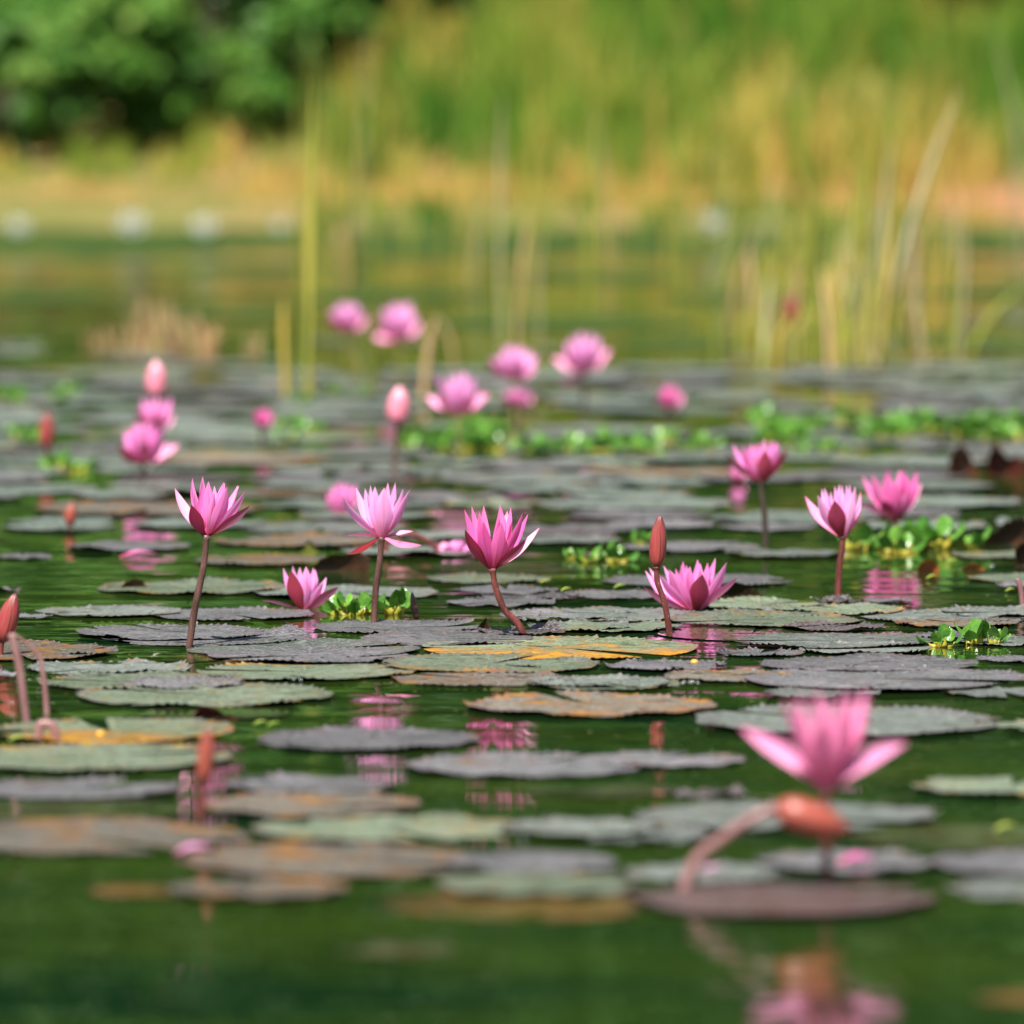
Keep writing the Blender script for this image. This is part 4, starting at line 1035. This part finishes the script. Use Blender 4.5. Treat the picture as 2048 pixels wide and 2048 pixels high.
# dry strip at the water's edge
V, F, r = blades(16000, lambda g, n: (lambda x, y: np.stack([x, y, gz(x, y) - 0.02], 1))(g.uniform(-5.5, 5.5, n), SHORE + 0.30 + g.gamma(2, 0.32, n)),
                 lambda g, n, P: g.uniform(0.05, 0.17, n) * (1 + 0.35 * noise2(P[:, 0], P[:, 1], 3, 2.5)), lambda g, n: g.uniform(0.005, 0.013, n),
                 lambda g, n, P: 0.55 + 0.28 * noise2(P[:, 0], P[:, 1] * 0.5, 4, 2.2) + g.normal(0, 0.15, n), 0.4, 21)
tag(mesh_obj('dry_grass', V, F, M['grass_dry'], None, attr=r), 'dry orange-tan grass along the far shoreline', 'grass', kind='stuff')
# green-yellow grass on the bank
gt = np.random.default_rng(55); NT = 1700
TX = gt.uniform(-6.5, 6.5, NT); TY = SHORE + 1.0 + 9.0 * gt.uniform(0, 1, NT) ** 1.35
TH = gt.uniform(0.24, 0.66, NT) * (1 + 0.25 * noise2(TX, TY, 8, 1.8)) * np.where(TX < -0.8, 0.42, 1.0)
TC = 0.40 + 0.36 * noise2(TX * 1.3, TY * 0.7, 9, 2.2) + gt.normal(0, 0.26, NT)
TC = np.where(TX < -0.8, TC * 0.6 + 0.42, TC); edge = gt.uniform(0, 1, NT) < 0.16; TY[edge] = SHORE - 0.2 + 0.7 * gt.uniform(0, 1, edge.sum()); TH[edge] *= 0.28; TC[edge] -= 0.2
TI = gt.integers(0, NT, 52000)
def gpos(g, n):
    x = TX[TI] + g.normal(0, 0.035, n); y = TY[TI] + g.normal(0, 0.05, n)
    return np.stack([x, y, gz(x, y) - 0.03], 1)
V, F, r = blades(len(TI), gpos, lambda g, n, P: TH[TI] * g.uniform(0.5, 1.12, n), lambda g, n: g.uniform(0.007, 0.018, n),
                 lambda g, n, P: TC[TI] + g.normal(0, 0.09, n), 0.26, 22)
tag(mesh_obj('bank_grass', V, F, M['grass_green'], None, attr=r), 'tall yellow-green grass covering the far bank', 'grass', kind='stuff')

# dry tussocks in the water at left
def tussock(x, y, w, h, n, label, seed, group=None):
    W, t = on_water(x * 1.06, y * 1.06); k = t / F_PX * 1.06
    V, F, r = blades(n, lambda g, m: np.stack([g.normal(0, w * k * 0.25, m), g.normal(0, w * k * 0.2, m), np.full(m, -0.02)], 1),
                     lambda g, m, P: g.uniform(0.3, 1.0, m) ** 1.8 * h * 1.15 * k, lambda g, m: g.uniform(0.006, 0.014, m), lambda g, m, P: g.uniform(0, 1, m), 0.35, seed)
    tag(mesh_obj('grass_tussock', V, F, M['grass_tuft'], None, loc=W, attr=r), label, 'grass tussock', group)
tussock(290, 660, 150, 125, 75, 'largest dry tan grass tussock standing in the water at left', 41)
tussock(190, 652, 60, 75, 30, 'small dry grass tussock left of the largest one', 42)
tussock(385, 658, 70, 85, 34, 'small dry grass tussock right of the largest one', 43)
tussock(478, 662, 50, 60, 22, 'tiny brownish grass tuft beside the short yellow reed', 44)

# flat green mats added on the far water to hide the bank's reflection
def mat_mat():
    b = NB('reflection_cover_green'); co = b.n('ShaderNodeNewGeometry').outputs['Position']
    f = b.noise(b.scale_vec(co, (3, 1.2, 1)), 1.0, 4, 0.6)
    return b.finish(b.ramp(f, [(0.3, (0.012, 0.034, 0.005)), (0.52, (0.034, 0.066, 0.009)), (0.75, (0.09, 0.10, 0.016))]), 0.7, 0.25)
M['reflection_cover_green'] = mat_mat()
gm = np.random.default_rng(17)
for i, (x, y, w) in enumerate(((120, 480, 420), (480, 505, 420), (60, 560, 380), (420, 590, 330), (820, 480, 420), (760, 560, 400), (1130, 520, 420), (1050, 610, 460), (1330, 480, 380), (1480, 560, 420), (1650, 500, 420), (1860, 550, 380), (1820, 640, 360), (1290, 650, 300), (1850, 470, 300),
        (30, 452, 460), (330, 455, 460), (640, 450, 460), (950, 454, 460), (1250, 451, 460), (1560, 455, 460), (1850, 451, 460))):
    W, t = on_water(x * 1.06, y * 1.06); R = w * 1.06 / 2 * t / F_PX
    n = 60; a = np.linspace(0, 2 * PI, n, endpoint=False)
    rad = 1 + sum(gm.uniform(-0.14, 0.14) * np.sin(a * k + gm.uniform(0, 6)) for k in (1, 2, 3, 5, 8, 13))
    V = [(0, 0, 0.004)] + [(R * r * math.cos(q), (1.5 if y > 460 else 3.6) * R * r * math.sin(q), 0.0015) for q, r in zip(a, rad)]
    Fc = [(0, 1 + k, 1 + (k + 1) % n) for k in range(n)]
    tag(mesh_obj('reflection_cover', V, Fc, M['reflection_cover_green'], None, loc=(W.x, W.y, 0.0004 * (i % 4))), 'blurred flat green mat added on the far water to hide the bank reflection', 'reflection cover', 'added green mats on the far water')

# white flowers far out
wf = empty('white_water_lily', (0, 0, -40))
for i in range(12):
    a = 2 * PI * i / 12; tl = 0.95 if i % 2 else 0.5
    V, Fc, UV = petal((0.13 * math.sin(tl) * math.cos(a), 0.13 * math.sin(tl) * math.sin(a), 0.13 * math.cos(tl)), 0.055, 0.12)
    mesh_obj('petal', V, Fc, M['white_petal'], wf, UV)
whites = [(250, 440, 1.3, 'blurred white bloom, brightest of those near the far shore at left'), (386, 442, 1.15, 'blurred white bloom right of the brightest one near the far shore'),
          (36, 440, 1.0, 'blurred white bloom near the far shore at the left edge'), (1338, 436, 1.2, 'lone blurred white bloom near the far shore at right'),
          (530, 434, 0.7, 'faint white bloom left of the tall reed stalk near the far shore')]
for i, (x, y, s_, lab) in enumerate(whites):
    W, t = on_water(x * 1.06, (y + 3) * 1.06)
    o = wf if i == 0 else copy_tree(wf, W)
    o.location = (W.x, W.y, 0.0); o.scale = (s_ * 0.6,) * 3
    tag(o, lab, 'white lily', 'white blooms near the far shore')

# ------------------------------------------------------------------ shrubs and trees of the far bank
def crown_arrays(seed, nclump, per, ext, leaf, zc, flat=0.9, spread=0.22):
    g = np.random.default_rng(seed)
    d = g.normal(0, 1, (nclump, 3)); d /= np.linalg.norm(d, axis=1)[:, None]
    rad = g.uniform(0.35, 1.0, nclump) ** 0.6
    C = d * rad[:, None] * np.array(ext) * g.uniform(0.8, 1.15, (nclump, 1)); C[:, 2] = C[:, 2] * flat + zc
    sz = g.uniform(0.6, 1.4, nclump) * spread * max(ext)
    ci = np.repeat(np.arange(nclump), per); n = len(ci)
    o = g.normal(0, 1, (n, 3)); o /= np.linalg.norm(o, axis=1)[:, None]; o *= (g.uniform(0, 1, n) ** 0.5)[:, None]
    P = C[ci] + o * sz[ci][:, None] * np.array([1, 1, 0.7])
    nrm = o + g.normal(0, 0.5, (n, 3)) + np.array([0, 0, 0.5]); nrm /= np.linalg.norm(nrm, axis=1)[:, None]
    a = np.cross(nrm, g.normal(0, 1, (n, 3))); a /= np.linalg.norm(a, axis=1)[:, None]; b = np.cross(nrm, a)
    L = leaf * g.uniform(0.7, 1.3, n)[:, None]
    V = np.stack([P - a * L * 0.5, P + b * L * 0.27, P + a * L * 0.5, P - b * L * 0.27], 1).reshape(-1, 3)
    F = np.arange(n * 4).reshape(-1, 4)
    r = np.clip(g.uniform(0, 1, nclump)[ci] * 0.5 + g.uniform(0, 0.5, n), 0, 1)
    return V, F, np.repeat(r, 4), C
def plant(name, seed, nclump, per, ext, leaf, zc, mat, trunk_h, trunk_r):
    root = empty(name, (0, 0, 0))
    V, F, r, C = crown_arrays(seed, nclump, per, ext, leaf, zc)
    mesh_obj('crown', V, F, M[mat], root, attr=r, smooth=False)
    rnd = random.Random(seed); tv, tf = [], []
    def add(pts, rad):
        v, f = tube(pts, rad, 8); o = len(tv); tv.extend(v); tf.extend([tuple(i + o for i in q) for q in f])
    top = Vector((rnd.uniform(-.3, .3) * trunk_h * 0.2, rnd.uniform(-.3, .3) * trunk_h * 0.2, trunk_h))
    tr = spline([Vector((0, 0, -0.3)), top * 0.5 + Vector((0.04 * trunk_h, 0, 0)), top], 8)
    add(tr, [trunk_r * (1.25 - 0.8 * i / 8) for i in range(9)])
    for i in range(0, len(C), max(1, len(C) // 12)):
        c = Vector(C[i]); s0 = tr[rnd.randint(3, 7)]
        add(spline([s0, s0.lerp(c, 0.5) + Vector((0, 0, -0.06 * trunk_h)), c], 5), [trunk_r * 0.4 * (1 - 0.15 * q) for q in range(6)])
    mesh_obj('trunk', tv, tf, M['bark'], root)
    return root
def place(o, x, y, rz, s_, label, cat, group):
    o.location = (x, y, float(gz(x, y))); o.rotation_euler = (0, 0, rz); o.scale = (s_,) * 3
    return tag(o, label, cat, group)
shr = [plant('shrub', 71, 30, 70, (1.0, 0.9, 0.85), 0.19, 0.9, 'leaf_shrub', 0.8, 0.05), plant('shrub', 72, 34, 70, (1.2, 1.0, 1.0), 0.20, 1.05, 'leaf_shrub', 1.0, 0.06)]
# pixel x (disp) and distance of each shrub; they fill the upper left
shrubs = [(10, 35.0, 0.46), (140, 35.2, 0.52), (275, 35.4, 0.46), (395, 36.0, 0.50), (-130, 35.6, 0.6), (510, 36.8, 0.55), (210, 37.2, 0.85), (30, 37.4, 0.85), (640, 38.6, 0.72), (420, 38.4, 0.85)]
for i, (px, d, s_) in enumerate(shrubs):
    x = (px * 1.06 - 1024) / F_PX * d
    o = shr[i] if i < 2 else copy_tree(shr[i % 2], (0, 0, 0))
    place(o, x, d, i * 1.7, s_, 'dark green leafy shrub in the blurred thicket at upper left', 'shrub', 'shrubs at the upper left of the far bank')
tre = [plant('tree', 81, 80, 130, (3.4, 3.2, 4.2), 0.34, 5.8, 'leaf_tree', 5.0, 0.22), plant('tree', 82, 90, 130, (3.8, 3.4, 4.8), 0.36, 6.4, 'leaf_tree', 5.5, 0.25),
       plant('tree', 83, 70, 130, (3.0, 3.0, 3.6), 0.32, 3.7, 'leaf_tree', 3.4, 0.2)]
rt = random.Random(4); ti = 0
for row, (y0, n, smin) in enumerate(((43.8, 12, 0.66), (47.5, 12, 0.95), (53, 11, 1.4))):
    for i in range(n):
        x = -15 + 30 * (i + 0.5 * (row % 2)) / (n - 1) + rt.uniform(-1, 1); y = y0 + rt.uniform(-1.5, 1.5)
        k = (ti * 2 + row) % 3 if row else 2
        o = tre[ti] if ti < 3 else copy_tree(tre[k], (0, 0, 0)); y += 3.5 if ti < 2 else 0
        place(o, x, y, rt.uniform(0, 6.28), smin * rt.uniform(0.9, 1.2), 'dense dark green tree standing behind the grassy bank', 'tree', 'trees behind the grassy bank'); ti += 1

# ------------------------------------------------------------------ water and ground
tag(mesh_obj('water', [(-70, -60, 0), (70, -60, 0), (70, 36.5, 0), (-70, 36.5, 0)], [(0, 1, 2, 3)], M['water'], smooth=False), 'dark green pond water', None, kind='structure')
xs = np.concatenate([[-1500, -600, -250], np.linspace(-100, 100, 81), [250, 600, 1500]])
ys = np.concatenate([[-1500, -500, -150], np.linspace(-90, 28, 13), np.linspace(29, 60, 80), [100, 150, 300, 700, 1500]])
X, Y = np.meshgrid(xs, ys)
Z = gz(X, Y)
side = np.clip((np.abs(X) - 55) / 20, 0, 1); Z = np.where(Y < SHORE, Z * (1 - side) + side * 0.6, Z)
back = np.clip((-Y - 40) / 20, 0, 1); Z = Z * (1 - back) + back * 0.6
Z = Z + 0.06 * noise2(X, Y, 12, 0.5)
nx = len(xs); idx = (np.arange(len(ys) - 1)[:, None] * nx + np.arange(nx - 1)[None, :]).ravel()
F = np.stack([idx, idx + 1, idx + nx + 1, idx + nx], 1)
tag(mesh_obj('ground', np.stack([X, Y, Z], -1).reshape(-1, 3), F, M['ground']), 'grassy ground of the pond and its far bank', None, kind='structure')

# ------------------------------------------------------------------ labels for the pads: what each lies next to
ORD = ['nearest', 'second', 'third', 'fourth', 'fifth']
buckets = {}
for p in PADS:
    o, sx, sy, wpx, typ, R = p
    best = None
    for (ph, ax_, ay_) in ANCHORS:
        dx = sx - ax_; dy = (sy - ay_) * 3.2
        d = math.hypot(dx, dy)
        if best is None or d < best[0]:
            best = (d, ph, dx, dy)
    d, ph, dx, dy = best
    rel = ('right of' if dx > 0 else 'left of') if abs(dx) > abs(dy) else ('in front of' if dy > 0 else 'behind')
    buckets.setdefault((ph, rel, typ), []).append((d, p))
for (ph, rel, typ), L in buckets.items():
    L.sort(key=lambda q: q[0])
    for i, (d, p) in enumerate(L):
        o, sx, sy, wpx, typ, R = p
        kindw = 'sunken leaf' if typ in ('sunk', 'olive', 'sunkred') else 'lily pad'
        off = sx < -wpx * 0.4 or sx > 2048 + wpx * 0.4
        if len(L) == 1: lab = '%s %s %s %s' % (CW[typ], kindw, rel, ph)
        elif i < 5: lab = '%s %s %s, %s %s' % (CW[typ], kindw, ORD[i] if len(L) > 1 else '', rel, ph)
        else: lab = '%s %s among farther ones %s %s' % (CW[typ], kindw, rel, ph)
        tag(o, lab, 'sunken leaf' if kindw == 'sunken leaf' else 'lily pad', 'sunken leaves' if kindw == 'sunken leaf' else 'lily pads floating on the pond')

# ------------------------------------------------------------------ light
EL, AZ = R_(58), R_(200)      # azimuth clockwise from +Y: the sun stands behind the camera, a little to the left
sdir = Vector((math.sin(AZ) * math.cos(EL), math.cos(AZ) * math.cos(EL), math.sin(EL)))
sun_d = bpy.data.lights.new('sun', 'SUN'); sun_d.energy = 5.0; sun_d.angle = R_(0.53); sun_d.color = (1.0, 0.95, 0.87)
sun = bpy.data.objects.new('sun', sun_d); COL.objects.link(sun); sun.rotation_euler = sdir.to_track_quat('Z', 'Y').to_euler(); sun.location = (0, 0, 30)
wld = bpy.data.worlds.new('World'); scn.world = wld; wld.use_nodes = True
nt = wld.node_tree; bg = nt.nodes['Background']
sky = nt.nodes.new('ShaderNodeTexSky'); sky.sky_type = 'NISHITA'; sky.sun_disc = False
sky.sun_elevation = EL; sky.sun_rotation = AZ
nt.links.new(sky.outputs[0], bg.inputs[0]); bg.inputs[1].default_value = 0.05
scn.view_settings.view_transform = 'Standard'; scn.view_settings.look = 'None'
scn.view_settings.exposure = 1.05; scn.view_settings.gamma = 1.0
scn.render.resolution_x = 1024; scn.render.resolution_y = 1024
